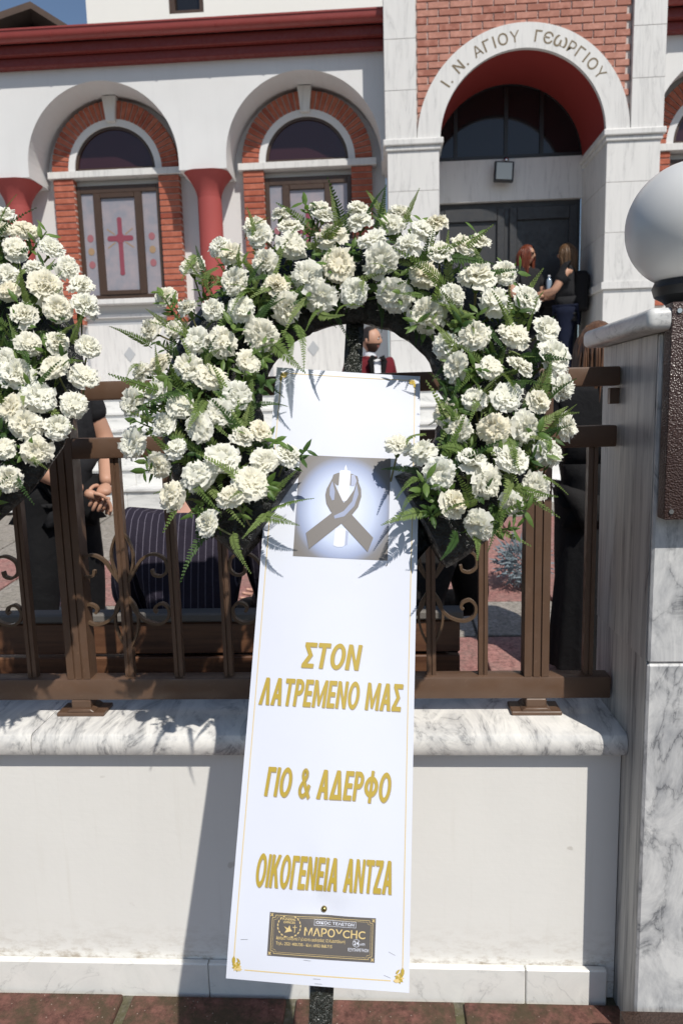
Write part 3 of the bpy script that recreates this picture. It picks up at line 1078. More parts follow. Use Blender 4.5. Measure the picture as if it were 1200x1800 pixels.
def carnation_mesh(seed, open_=1.0):
    rg = random.Random(seed)
    mb = MB()
    layers = [(7, 22, -34, .0345, .046, .0016), (8, 44, -24, .0335, .042, .0020), (8, 64, -8, .0315, .038, .0026), (8, 80, 8, .0290, .034, .0030), (7, 90, 22, .0265, .029, .0034), (6, 98, 40, .0235, .023, .0034)]
    # low dome of petal colour, added to keep shaded gaps between petals white
    hr = []
    for j in range(9):
        ph = -.35+(math.pi/2+.35)*j/8
        hr.append([Vector((.0165*math.cos(ph)*math.cos(a), .0165*math.cos(ph)*math.sin(a), .0085*math.sin(ph)-.0055))*(1+.10*noise.noise(Vector((math.cos(a)*2.2, math.sin(a)*2.2, j*.5+seed)))) for a in [2*math.pi*q/20 for q in range(20)]])
    mb.grid(hr, closed=True)
    flop = rg.uniform(-.9, .9)
    for li, (n, e0, e1, L, W, ruf) in enumerate(layers):
        ph0 = rg.uniform(0, 6.28)
        for q in range(n):
            az = ph0+2*math.pi*q/n+rg.uniform(-.30,.30)
            L_ = L*rg.uniform(.80,1.12)*(1+.10*math.sin(az+flop*3))
            W_ = W*rg.uniform(.85,1.15)
            a0 = R(e0+rg.uniform(-12,12))
            a1 = R((e1+rg.uniform(-22,16))*open_+(1-open_)*e0*.9)
            out = Vector((math.cos(az), math.sin(az), 0))
            side = Vector((-math.sin(az), math.cos(az), 0))
            p = out*.003+Vector((0,0,-.013))
            nr, nc = 5, 9
            phs, fq = rg.uniform(0, 6.28), rg.uniform(2.2, 3.6)
            ph2 = rg.uniform(0, 6.28)
            tw = rg.uniform(-.25,.25)
            saw = [rg.uniform(-.07,.02) if c % 2 else rg.uniform(-.01,.09) for c in range(nc)]
            rows = []
            for r_ in range(nr):
                s = r_/(nr-1)
                an = a0+(a1-a0)*s
                d = out*math.cos(an)+Vector((0,0,math.sin(an)))
                nrm = -out*math.sin(an)+Vector((0,0,math.cos(an)))
                if r_:
                    p = p+d*(L_/(nr-1))
                row = []
                for c in range(nc):
                    t = 2*c/(nc-1)-1
                    w = (.10+.90*s**.75)*W_*.5
                    ru = ruf*s**1.3*(math.sin(fq*t*2.4+phs)+.6*math.sin(fq*t*5.1+ph2))
                    back = -.0035*s*(t*t)*(1 if li > 1 else -1)
                    ext = (saw[c]-.16*t*t)*L_ if r_ == nr-1 else 0
                    row.append(p+side*(t*w)+nrm*(ru+back+tw*t*w)+d*ext)
                rows.append(row)
            mb.grid(rows)
    ex = sorted(math.hypot(v[0], v[1]) for v in mb.v)[int(len(mb.v)*.965)]
    k_ = .0305/ex
    mb.v = [(x*k_, y*k_, z*k_) for x, y, z in mb.v]
    return mb.mesh('carnation', M['petal'], 'leaf')
carn = [carnation_mesh(100+i, (1.0,.9,1.1,.8,1.0,.7,1.15,.85,1.0,.9)[i] if i < 10 else .42) for i in range(13)]
def stem_mesh(L, seed):
    rg = random.Random(seed)
    mb = MB()
    b = Vector((rg.uniform(-.012,.012), rg.uniform(-.012,.012), 0))
    mb.tube([(0,0,-.004),(0,0,-.012),(0,0,-.026),(0,0,-.034)], [.0095,.0088,.0078,.004], 10, mi=0)
    mb.tube([Vector((0,0,-.030)), Vector((0,0,-.03-L*.5))+b*.6, Vector((0,0,-.03-L))+b], [.0024,.0022,.0022], 6, mi=1)
    return mb.mesh('stem', [M['calyx'], M['stem']], 'auto')
stems = [stem_mesh(.05+.012*i, i) for i in range(5)]

def frond_mesh(seed, m_, pairs=20, droop=.25, wid=.17):
    """length 1 along +y"""
    rg = random.Random(seed)
    mb = MB()
    bend = rg.uniform(-.30,.30)
    def P(t):
        return Vector((bend*t*t, t, .10*math.sin(t*2.2)-droop*t*t))
    pts = [P(i/8) for i in range(9)]
    mb.tube(pts, [.011*(1-.75*i/8) for i in range(9)], 4)
    for i in range(pairs):
        t = .10+.89*(i/(pairs-1))
        w = wid*(math.sin(math.pi*min(1, .20+t*.80))**.8)*(1.02-t*.62)+.012
        for s in (-1, 1):
            t_ = t+(.012 if s > 0 else 0)
            b = P(min(1, t_))
            an = R(66-t*22+rg.uniform(-7,7))
            d = Vector((s*math.sin(an), math.cos(an), rg.uniform(-.18,.10)))
            up_ = Vector((s*-.12, 0, 1)).normalized()
            q = d.cross(up_).normalized()*s
            hw = .42/pairs*rg.uniform(.8,1.1)
            L = w*rg.uniform(.88,1.08)
            cv = Vector((0,0,-.12*L))
            vs_ = [b, b+d*L*.22+q*hw, b+d*L*.55+q*hw*.95+cv*.4, b+d*L*.82+q*hw*.55+cv*.8, b+d*L+cv*1.3,
                   b+d*L*.82-q*hw*.55+cv*.8, b+d*L*.55-q*hw*.95+cv*.4, b+d*L*.22-q*hw, b+d*L*.5+Vector((0,0,-.012))]
            mb.add(vs_, [(0,1,8),(1,2,8),(2,3,8),(3,4,8),(4,5,8),(5,6,8),(6,7,8),(7,0,8)])
    return mb.mesh('fern_frond', m_, 'leaf')
fr_l = [frond_mesh(200+i, M['fern'], 22+i, (-.12,.05,.16,.30,.44,.22,.36)[i], (.10,.13,.115,.14,.12,.15,.105)[i]) for i in range(7)]
fr_d = [frond_mesh(300+i, M['fern_dark'], 22+i, .12+.11*i, .13) for i in range(4)]
def sprig_mesh(seed, m_):
    rg = random.Random(seed)
    mb = MB()
    L = .075
    b = rg.uniform(-.02,.02)
    mb.tube([(0,0,0),(b*.5,0,L*.5),(b,0,L)], [.002,.0017,.001], 5)
    for i in range(9):
        t = .25+.75*i/8
        az = i*2.4+rg.uniform(-.3,.3)
        o = Vector((b*t, 0, L*t))
        d = Vector((math.cos(az), math.sin(az), rg.uniform(.1,.8))).normalized()
        q = d.cross(Vector((0,0,1))).normalized()
        w, l = rg.uniform(.0035,.0065), rg.uniform(.018,.032)
        nn = d.cross(q)*-.003
        mb.add([o, o+d*l*.3+q*w*.8, o+d*l*.65+q*w*.75, o+d*l, o+d*l*.65-q*w*.75, o+d*l*.3-q*w*.8, o+d*l*.4+nn, o+d*l*.7+nn],
               [(0,1,6),(1,2,7,6),(2,3,7),(3,4,7),(4,5,6,7),(5,0,6)])
    return mb.mesh('leaf_sprig', m_, 'leaf')
spr = [sprig_mesh(400+i, M['leaf']) for i in range(4)]
spr_d = [sprig_mesh(450+i, M['fern_dark']) for i in range(3)]

RC = Vector((.01, 1.08))
def align(z, x_hint):
    z = z.normalized()
    x = (x_hint-z*x_hint.dot(z))
    x = x.normalized() if x.length > 1e-5 else z.orthogonal().normalized()
    y = z.cross(x)
    return Matrix((x, y, z)).transposed().to_euler()
def align_y(y, z_hint):
    y = y.normalized()
    z = (z_hint-y*z_hint.dot(y))
    z = z.normalized() if z.length > 1e-5 else y.orthogonal().normalized()
    x = y.cross(z)
    return Matrix((x, y, z)).transposed().to_euler()

def wreath(name, label, u0, flowers, fronds, seed, nfr, nsp, unit=.0625):
    rg = random.Random(seed)
    w = thing(name, label, 'wreath', group='funeral wreaths of white carnations')
    w.matrix_world = frame_matrix(u0, .70)
    dv = Vector((0,-.70,0))
    # horseshoe base wrapped in black plastic
    rows = []
    for i in range(57):
        a = R(-60+300*i/56)
        rad = Vector((math.cos(a), math.sin(a), 0))
        c = Vector((RC.x, RC.y, .0))+rad*.298+dv
        row = []
        for q in range(18):
            b = 2*math.pi*q/18
            j = 1+.10*noise.noise(Vector((i*.9, q*1.1, seed)))
            row.append(c+rad*(.108*math.cos(b)*j)+Vector((0,0,.044*math.sin(b)*j+.004)))
        rows.append(row)
    mb = MB(); mb.grid(rows, closed=True)
    mb.f += [tuple(range(18)), tuple(56*18+i for i in range(17,-1,-1))]; mb.m += [0,0]
    mb.build('wreath_base', M['wrap'], w, True)
    # hanging ends of the wrap
    for s in (-1, 1):
        a = R(-60 if s > 0 else 240)
        c = Vector((RC.x+.29*math.cos(a), RC.y+.29*math.sin(a), -.01))+dv
        rows = []
        for i in range(9):
            t = i/8
            rows.append([c+Vector(((q/8-.5)*.19*(1-.45*t)-s*.06*t, .05-.15*t, .035*math.sin(q*1.7+i*.8+s)*(.4+.6*t)-.02)) for q in range(9)])
        mb = MB(); mb.grid(rows)
        mb.build('wrap_end', M['wrap'], w, True)
    for i, (u, v, h, sz) in enumerate(flowers):
        d = Vector((u-RC.x, v-RC.y))
        r_ = d.length
        rad = Vector((d.x, d.y, 0))/max(r_, .01)
        k_ = max(-1.2, min(1.35, (r_-.31)/.14))
        z = Vector((0,0,1))+rad*(k_*.85)+Vector((rg.gauss(0,.33), rg.gauss(.08,.33), 0))
        e = align(z, Vector((math.cos(i*2.1), math.sin(i*2.1), .1)))
        bud = sz < .046
        me = carn[rg.randrange(10)] if not bud else carn[10+rg.randrange(3)]
        o = obj('carnation', me, w, Vector((u,v,h))+dv, e, sz/unit*(1.06 if bud else 1.0)*rg.uniform(.97,1.05))
        o.scale = (o.scale[0]*rg.uniform(.88,1.08), o.scale[1]*rg.uniform(.88,1.08), o.scale[2]*rg.uniform(.85,1.3))
        obj('stem', stems[rg.randrange(5)], o)
    def in_gap(a):
        return R(-92-31) < a < R(-90+31)
    for (ua, va, ub, vb) in fronds:
        a, b = Vector((ua,va,.07)), Vector((ub,vb,.135))
        L = (b-a).length
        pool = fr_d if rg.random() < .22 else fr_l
        obj('fern_frond', pool[rg.randrange(len(pool))], w, a+dv, align_y(b-a+Vector((0,0,.02)), Vector((rg.uniform(-.9,.9),rg.uniform(-.5,.5),1))), L*.92)
    n = 0
    while n < nfr:
        a = rg.uniform(-math.pi, math.pi)
        if in_gap(a): continue
        rr = rg.uniform(.215,.375)
        b = Vector((RC.x+rr*math.cos(a), RC.y+rr*math.sin(a), rg.uniform(.03,.085)))
        rad = Vector((math.cos(a), math.sin(a), 0)); tan = Vector((-rad.y, rad.x, 0))
        k_ = (rr-.30)/.10
        d = rad*(k_*.7+rg.uniform(-.4,.3))+tan*rg.uniform(-1,1)+Vector((0,0,rg.uniform(.15,.8)))
        L = rg.uniform(.085,.15)
        tip = b+d.normalized()*L
        # keep the middle of the ring open
        if Vector((tip.x-RC.x, tip.y-RC.y)).length < .185 and rg.random() < .9: continue
        if Vector((tip.x-RC.x, tip.y-RC.y)).length > .455 and rg.random() < .7: continue
        if abs(tip.x) < .165 and tip.y < 1.12: continue
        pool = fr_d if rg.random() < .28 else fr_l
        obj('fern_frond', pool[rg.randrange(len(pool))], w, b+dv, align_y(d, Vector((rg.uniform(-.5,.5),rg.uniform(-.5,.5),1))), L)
        n += 1
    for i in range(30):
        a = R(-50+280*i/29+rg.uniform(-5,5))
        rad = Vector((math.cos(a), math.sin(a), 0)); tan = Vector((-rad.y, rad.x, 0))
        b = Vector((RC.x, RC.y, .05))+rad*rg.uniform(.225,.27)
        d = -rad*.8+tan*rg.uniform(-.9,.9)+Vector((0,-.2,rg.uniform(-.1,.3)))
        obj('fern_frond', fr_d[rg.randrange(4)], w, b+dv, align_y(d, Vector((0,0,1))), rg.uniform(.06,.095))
    n = 0
    while n < nsp:
        a = rg.uniform(-math.pi, math.pi)
        if in_gap(a): continue
        rr = .302+.095*rg.uniform(-1,1)
        b = Vector((RC.x+rr*math.cos(a), RC.y+rr*math.sin(a), .03))
        rad = Vector((math.cos(a), math.sin(a), 0)); tan = Vector((-rad.y, rad.x, 0))
        d = Vector((0,0,1))+rad*((rr-.27)*6+rg.uniform(-.2,.3))+tan*rg.uniform(-.6,.6)
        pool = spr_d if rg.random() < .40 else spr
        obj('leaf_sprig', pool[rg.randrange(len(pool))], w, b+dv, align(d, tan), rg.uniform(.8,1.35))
        n += 1
    return w
MAIN = [(-0.164,1.491,0.086,0.047), (-0.14,1.449,0.103,0.056), (-0.123,1.389,0.12,0.057), (-0.077,1.504,0.091,0.047), (-0.064,1.476,0.102,0.049), (-0.054,1.413,0.119,0.067), (0.009,1.505,0.094,0.049), (0.008,1.46,0.109,0.058), (0.099,1.498,0.093,0.054), (0.079,1.456,0.108,0.056), (0.039,1.404,0.122,0.06), (0.113,1.397,0.12,0.057), (0.151,1.444,0.106,0.065), (0.178,1.476,0.092,0.052), (0.182,1.383,0.117,0.059), (-0.025,1.338,0.124,0.071), (0.06,1.345,0.124,0.068), (-0.091,1.307,0.122,0.068), (-0.062,1.265,0.101,0.068), (0.011,1.282,0.103,0.061), (0.089,1.274,0.107,0.07), (0.151,1.323,0.125,0.063), (0.154,1.234,0.107,0.072), (-0.15,1.288,0.123,0.061), (-0.126,1.235,0.105,0.063), (0.204,1.27,0.124,0.051), (0.189,1.173,0.101,0.062), (0.213,1.117,0.102,0.064), (0.236,1.408,0.104,0.06), (0.274,1.431,0.089,0.053), (0.256,1.33,0.117,0.073), (0.322,1.343,0.101,0.055), (0.218,1.265,0.125,0.053), (0.294,1.266,0.12,0.065), (0.368,1.284,0.1,0.068), (0.25,1.184,0.122,0.064), (0.334,1.191,0.121,0.068), (0.405,1.216,0.097,0.06), (0.286,1.113,0.124,0.054), (0.343,1.12,0.122,0.054), (0.419,1.155,0.099,0.073), (0.439,1.086,0.093,0.065), (0.252,1.049,0.116,0.053), (0.316,1.047,0.125,0.064), (0.383,1.046,0.114,0.053), (0.192,1.022,0.094,0.058), (0.22,0.981,0.111,0.057), (0.285,0.978,0.124,0.067), (0.354,0.984,0.119,0.063), (0.442,1.005,0.088,0.051), (0.406,0.946,0.099,0.059), (0.248,0.92,0.123,0.066), (0.323,0.924,0.121,0.069), (0.281,0.865,0.122,0.064), (0.37,0.872,0.1,0.058), (0.185,0.883,0.119,0.066), (0.219,0.827,0.125,0.057), (0.324,0.829,0.106,0.049), (0.255,0.782,0.113,0.055), (0.11,0.964,0.075,0.056), (0.15,0.941,0.096,0.057), (-0.218,1.46,0.087,0.055), (-0.206,1.421,0.102,0.058), (-0.294,1.408,0.085,0.052), (-0.259,1.372,0.104,0.053), (-0.347,1.356,0.083,0.054), (-0.186,1.341,0.122,0.059), (-0.244,1.291,0.121,0.066), (-0.394,1.277,0.084,0.051), (-0.337,1.237,0.11,0.047), (-0.28,1.225,0.123,0.051), (-0.218,1.226,0.124,0.058), (-0.175,1.173,0.104,0.072), (-0.245,1.153,0.123,0.062), (-0.418,1.192,0.087,0.054), (-0.364,1.181,0.108,0.047), (-0.305,1.15,0.123,0.057), (-0.384,1.11,0.106,0.053), (-0.198,1.115,0.105,0.05), (-0.314,1.09,0.124,0.065), (-0.264,1.076,0.123,0.061), (-0.384,1.046,0.107,0.052), (-0.436,1.027,0.083,0.062), (-0.319,1.009,0.123,0.051), (-0.207,1.037,0.108,0.061), (-0.241,0.992,0.121,0.062), (-0.354,0.97,0.113,0.053), (-0.283,0.955,0.125,0.059), (-0.424,0.938,0.079,0.061), (-0.19,0.953,0.113,0.051), (-0.157,0.973,0.097,0.047), (-0.323,0.921,0.116,0.048), (-0.227,0.903,0.124,0.065), (-0.362,0.888,0.098,0.051), (-0.103,0.927,0.093,0.053), (-0.277,0.864,0.12,0.063), (-0.143,0.899,0.112,0.057), (-0.165,0.855,0.123,0.066), (-0.332,0.83,0.096,0.059), (-0.205,0.83,0.124,0.06), (-0.25,0.772,0.106,0.058), (-0.424,1.091,0.091,0.046)]
LEFT = [(0.207,1.473,0.088,0.055), (0.274,1.434,0.087,0.062), (0.228,1.423,0.103,0.054), (0.271,1.369,0.11,0.063), (0.335,1.393,0.082,0.067), (0.317,1.325,0.109,0.055), (0.27,1.292,0.124,0.059), (0.379,1.347,0.078,0.059), (0.28,1.255,0.125,0.047), (0.354,1.28,0.109,0.074), (0.408,1.309,0.075,0.061), (0.428,1.258,0.077,0.07), (0.324,1.203,0.124,0.061), (0.387,1.223,0.107,0.059), (0.35,1.132,0.124,0.064), (0.402,1.147,0.111,0.056), (0.451,1.155,0.081,0.059), (0.399,1.087,0.115,0.062), (0.342,1.065,0.125,0.068), (0.305,1.091,0.123,0.05), (0.455,1.087,0.083,0.07), (0.389,1.023,0.118,0.07), (0.446,1.018,0.086,0.062), (0.333,0.989,0.125,0.062), (0.368,0.956,0.12,0.067), (0.424,0.964,0.094,0.061), (0.394,0.907,0.1,0.06), (0.336,0.906,0.122,0.048), (0.351,0.846,0.106,0.059)]
FRONDS = [(-0.141,0.832,-0.079,0.872), (-0.135,0.815,-0.045,0.797), (-0.148,0.803,-0.068,0.759), (0.163,0.985,0.086,0.912), (0.153,0.889,0.092,0.854), (0.153,0.858,0.097,0.812), (0.162,0.822,0.073,0.776), (-0.066,1.254,-0.009,1.135), (-0.113,1.225,-0.07,1.108), (-0.16,1.183,-0.085,1.063), (-0.135,1.208,-0.099,1.097), (-0.409,1.156,-0.475,1.189), (-0.416,1.118,-0.454,1.065), (-0.226,1.212,-0.178,1.269), (-0.292,1.356,-0.325,1.248), (-0.376,1.206,-0.413,1.208), (-0.318,1.175,-0.34,1.21), (-0.265,1.124,-0.301,1.14), (0.331,0.886,0.387,0.8), (0.359,0.905,0.423,0.869), (0.225,0.79,0.189,0.695), (-0.202,0.767,-0.173,0.679), (-0.14,0.809,-0.157,0.725), (0.226,1.128,0.213,1.029), (0.302,1.144,0.289,1.186), (0.238,1.268,0.252,1.172), (0.31,0.945,0.256,0.885), (-0.294,1.007,-0.349,1.014), (-0.246,0.935,-0.3,0.973), (0.029,1.268,-0.061,1.219), (0.099,1.326,0.051,1.283), (0.172,1.3,0.099,1.231), (0.309,0.851,0.286,0.776), (0.361,1.198,0.377,1.24), (0.428,1.148,0.446,1.166), (0.4,0.996,0.445,1.019), (-0.239,1.43,-0.182,1.435), (-0.335,1.383,-0.36,1.297), (-0.014,1.422,-0.087,1.36), (0.22,1.415,0.247,1.426)]
wreath('funeral_wreath', 'horseshoe wreath of white carnations and fern framing the white lettered banner', 0, MAIN, FRONDS, 21, 200, 120)
rgl = random.Random(77)
lf = list(LEFT)+[(-u+rgl.uniform(-.01,.01), v+rgl.uniform(-.015,.015), h, s) for (u,v,h,s) in LEFT[1::2]]
lfr = [(-u0_, v0_, -u1_, v1_) for (u0_, v0_, u1_, v1_) in FRONDS[11:18]]+[tuple(q) for q in FRONDS[18:30]]
wreath('funeral_wreath', 'wreath of white carnations and fern without a banner, beside the bannered one', -.99, lf, lfr, 33, 230, 110, .0665)

# stands -------------------------------------------------------------------
def stand(label, u0):
    st = thing('wreath_stand', label, 'stand', group='wreath stands')
    st.matrix_world = frame_matrix(u0, -.703)
    mb = MB()
    rows = []
    for i in range(41):
        v = 2.02*i/40
        row = []
        for q in range(8):
            b = 2*math.pi*(q+.5)/8
            j = 1+.03*noise.noise(Vector((i*1.3, q*.8, u0)))
            x, z = math.cos(b), math.sin(b)
            row.append(Vector((.0205*max(-.8,min(.8,x))*1.22*j+.008, v, -.034+.012*max(-.8,min(.8,z))*j)))
        rows.append(row)
    mb.grid(rows, closed=True)
    mb.f += [tuple(range(8)), tuple(40*8+i for i in range(7,-1,-1))]; mb.m += [0,0]
    mb.build('front_pole', M['polewrap'], st, 'auto')
    inv = frame_matrix(u0, -.703).inverted()
    top = FO+FU*u0+FV*.98-FN*.058
    foot = Vector((FO.x+u0-.053, 1.66, .014))
    MB().tube([inv @ top, inv @ foot], .012, 8).build('back_leg', M['polewrap'], st, True)
    return st
stand('black wrapped wooden stand carrying the wreath with the banner', 0)
stand('black wrapped stand behind the wreath without a banner', -.99)

# ================================================================== banner
BW, BH = .31, 1.156
def bn(u, v):
    n_ = .0035*math.sin(7.5*v+.8)+.0028*math.cos(17*u+2.2*v)*(.4+.6*math.sin(2.1*v+.5)**2)
    n_ += -.010*(max(0, v-1.02)/.136)**2*(1+(u/.155))          # top edge rolls back
    n_ += .006*(max(0, .09-v)/.09)**2*(u/.155)
    du, dv_ = u-.006, v-.116
    r2 = math.hypot(du, dv_)
    n_ += -.006*math.exp(-(r2/.03)**2)
    an = math.atan2(du, dv_+.0001)
    n_ += .0013*math.cos(an*6)*math.exp(-((r2-.05)/.05)**2)*math.exp(-(an/1.1)**2)
    return n_+.003
bo = thing('banner', 'long white paper banner with gold Greek lettering hung below the wreath', 'banner')
bo.matrix_world = frame_matrix(0, 0)
rows = []
NU, NV = 32, 116
for j in range(NV+1):
    rows.append([(-BW/2+BW*i/NU, BH*j/NV, bn(-BW/2+BW*i/NU, BH*j/NV)) for i in range(NU+1)])
mb = MB(); mb.grid(rows)
sheet = mb.build('sheet', M['banner'], bo, True)

def press(bm, off):
    """cut a flat print into small faces and lay it on the sheet"""
    for f in bm.faces:
        f.normal_update()
    bmesh.ops.triangulate(bm, faces=bm.faces, ngon_method='EAR_CLIP')
    us = [v.co.x for v in bm.verts]; vs_ = [v.co.y for v in bm.verts]
    st = BW/NU
    i = math.ceil((min(us)+BW/2)/st)
    while -BW/2+i*st < max(us):
        bmesh.ops.bisect_plane(bm, geom=bm.verts[:]+bm.edges[:]+bm.faces[:], plane_co=(-BW/2+i*st,0,0), plane_no=(1,0,0), dist=1e-6); i += 1
    st = BH/NV
    i = math.ceil(min(vs_)/st)
    while i*st < max(vs_):
        bmesh.ops.bisect_plane(bm, geom=bm.verts[:]+bm.edges[:]+bm.faces[:], plane_co=(0,i*st,0), plane_no=(0,1,0), dist=1e-6); i += 1
    for v in bm.verts:
        fu, fv = (v.co.x+BW/2)/BW*NU, v.co.y/BH*NV
        iu, iv = max(0, min(NU-1, int(fu))), max(0, min(NV-1, int(fv)))
        a, b = fu-iu, fv-iv
        gz = lambda i, j: bn(-BW/2+BW*i/NU, BH*j/NV)
        v.co.z = (gz(iu,iv)*(1-a)+gz(iu+1,iv)*a)*(1-b)+(gz(iu,iv+1)*(1-a)+gz(iu+1,iv+1)*a)*b+off
    bmesh.ops.recalc_face_normals(bm, faces=bm.faces)
    if bm.faces and sum(f.normal.z for f in bm.faces) < 0:
        bmesh.ops.reverse_faces(bm, faces=bm.faces)
def print_polys(name, polys, m_, off, parent, uvbox=None):
    bm = bmesh.new()
    for p in polys:
        bm.faces.new([bm.verts.new((x, y, 0)) for x, y in p])
    press(bm, off)
    me = bpy.data.meshes.new(name)
    if uvbox:
        ul = bm.loops.layers.uv.new('UVMap')
        for f in bm.faces:
            for l in f.loops:
                l[ul].uv = ((l.vert.co.x-uvbox[0])/(uvbox[1]-uvbox[0]), (l.vert.co.y-uvbox[2])/(uvbox[3]-uvbox[2]))
    bm.to_mesh(me); bm.free()
    me.materials.append(m_)
    return obj(name, me, parent)
def text_mesh(body, bold=0.0, shear=0.0, spacing=1.0):
    cu = bpy.data.curves.new('t', 'FONT')
    cu.body = body
    cu.size = 1
    cu.offset = bold
    cu.shear = shear
    cu.space_character = spacing
    cu.resolution_u = 4
    cu.fill_mode = 'FRONT'
    to = bpy.data.objects.new('t', cu)
    COL.objects.link(to)
    dg = bpy.context.evaluated_depsgraph_get()
    me = bpy.data.meshes.new_from_object(to.evaluated_get(dg))
    bpy.data.objects.remove(to)
    bpy.data.curves.remove(cu)
    return me
def print_text(name, body, box, m_, off, parent, bold=.02, shear=.0, shift=(0,0), spacing=1.0):
    me = text_mesh(body, bold, shear, spacing)
    xs = [v.co.x for v in me.vertices]; ys = [v.co.y for v in me.vertices]
    x0, x1, y0, y1 = min(xs), max(xs), min(ys), max(ys)
    bm = bmesh.new(); bm.from_mesh(me)
    bpy.data.meshes.remove(me)
    for v in bm.verts:
        v.co.x = box[0]+(v.co.x-x0)/(x1-x0)*(box[1]-box[0])+shift[0]
        v.co.y = box[2]+(v.co.y-y0)/(y1-y0)*(box[3]-box[2])+shift[1]
        v.co.z = 0
    bmesh.ops.remove_doubles(bm, verts=bm.verts, dist=1e-7)
    press(bm, off)
    me = bpy.data.meshes.new(name)
    bm.to_mesh(me); bm.free()
    me.materials.append(m_)
    return obj(name, me, parent)
def arc_strip(c, ro, ri, a0, a1, n=18):
    """quads of an elliptic band; ro, ri = (rx, ry)"""
    q = []
    for i in range(n):
        t0, t1 = R(a0+(a1-a0)*i/n), R(a0+(a1-a0)*(i+1)/n)
        q.append([(c[0]+ro[0]*math.cos(t0), c[1]+ro[1]*math.sin(t0)), (c[0]+ro[0]*math.cos(t1), c[1]+ro[1]*math.sin(t1)), (c[0]+ri[0]*math.cos(t1), c[1]+ri[1]*math.sin(t1)), (c[0]+ri[0]*math.cos(t0), c[1]+ri[1]*math.sin(t0))])
    return q
def glyph(ch_, t=.185):
    """bold capital of height 1: (advance width, polygons)"""
    T = t*.92
    def lam(w):
        a = t*.60; s = t*1.16; yi = 1-t*1.55
        return [[(0,0),(w/2-a,1),(w/2+a,1),(w,0),(w-s,0),(w/2,yi),(s,0)]], s, yi
    def bar(w, s, yi, h0, h1):
        f = lambda h: (s+(w/2-s)*h/yi)
        return [(f(h0),h0),(w-f(h0),h0),(w-f(h1),h1),(f(h1),h1)]
    if ch_ == 'Ι': return t, [[(0,0),(t,0),(t,1),(0,1)]]
    if ch_ == 'Τ':
        w = .60; return w, [[(w/2-t/2,0),(w/2+t/2,0),(w/2+t/2,1-T),(w,1-T),(w,1),(0,1),(0,1-T),(w/2-t/2,1-T)]]
    if ch_ == 'Γ':
        w = .50; return w, [[(0,0),(t,0),(t,1-T),(w,1-T),(w,1),(0,1)]]
    if ch_ == 'Ε':
        w = .50; return w, [[(0,0),(w,0),(w,T),(t,T),(t,.5-T/2),(w*.94,.5-T/2),(w*.94,.5+T/2),(t,.5+T/2),(t,1-T),(w,1-T),(w,1),(0,1)]]
    if ch_ == 'Λ':
        w = .70; return w, lam(w)[0]
    if ch_ == 'Α':
        w = .70; l, s, yi = lam(w); return w, l+[bar(w, s, yi, .24, .24+T)]
    if ch_ == 'Δ':
        w = .76; l, s, yi = lam(w); return w, l+[bar(w, s, yi, 0, T)]
    if ch_ == 'Ν':
        w = .66; return w, [[(0,0),(t,0),(t,.66),(w-t,0),(w,0),(w,1),(w-t,1),(w-t,.34),(t,1),(0,1)]]
    if ch_ == 'Μ':
        w = .86; return w, [[(0,0),(t,0),(t,.64),(w/2-.055,.06),(w/2+.055,.06),(w-t,.64),(w-t,0),(w,0),(w,1),(w-t,1),(w/2,.36),(t,1),(0,1)]]
    if ch_ == 'Σ':
        w = .58; return w, [[(0,0),(w,0),(w,T),(.25,T),(.46,.5),(.25,1-T),(w,1-T),(w,1),(0,1),(0,1-T*.85),(.24,.5),(0,T*.85)]]
    if ch_ == 'Ζ':
        w = .56; s = t*1.25; return w, [[(0,0),(w,0),(w,T),(s,T),(w,1-T*.9),(w,1),(0,1),(0,1-T),(w-s,1-T),(0,T*.9)]]
    if ch_ == 'Κ':
        w = .64; return w, [[(0,0),(t,0),(t,1),(0,1)], [(t+.001,.34),(.28,.45),(w-.19,0),(w+.03,0),(.40,.58),(w,1),(w-.20,1),(t+.001,.58)]]
    if ch_ == 'Ο':
        w = .72; return w, arc_strip((w/2,.5), (w/2,.515), (w/2-t,.515-T), 0, 360, 36)
    if ch_ == 'Ρ':
        w = .56; c = .27; ry = .30
        q = arc_strip((c,1-ry), (w-c,ry), (w-c-t,ry-T), -90, 90, 16)
        q += [[(t+.001,1-T),(c,1-T),(c,1),(t+.001,1)], [(t+.001,1-2*ry),(c,1-2*ry),(c,1-2*ry+T),(t+.001,1-2*ry+T)]]
        return w, q+[[(0,0),(t,0),(t,1),(0,1)]]
    if ch_ == 'Φ':
        w = .82; ry = .36
        q = arc_strip((w/2,.5), (w/2,ry), (w/2-t,ry-T), 0, 360, 36)
        h = t/2*.9
        return w, q+[[(w/2-h,.5+ry-.004),(w/2+h,.5+ry-.004),(w/2+h,1.05),(w/2-h,1.05)], [(w/2-h,-.05),(w/2+h,-.05),(w/2+h,.5-ry+.004),(w/2-h,.5-ry+.004)], [(w/2-h,.5-ry+T+.004),(w/2+h,.5-ry+T+.004),(w/2+h,.5+ry-T-.004),(w/2-h,.5+ry-T-.004)]]
    if ch_ == '&':
        w = .70
        pts = curve_pts([(.70,.0,0),(.40,.40,0),(.17,.76,0),(.22,.92,0),(.34,.93,0),(.42,.80,0),(.34,.64,0),(.14,.42,0),(.09,.24,0),(.20,.08,0),(.38,.08,0),(.56,.24,0),(.63,.46,0)], 6)
        return w, [stroke((a.x,a.y), (b.x,b.y), t*.86) for a, b in zip(pts[:-1], pts[1:])]
    return .30, []
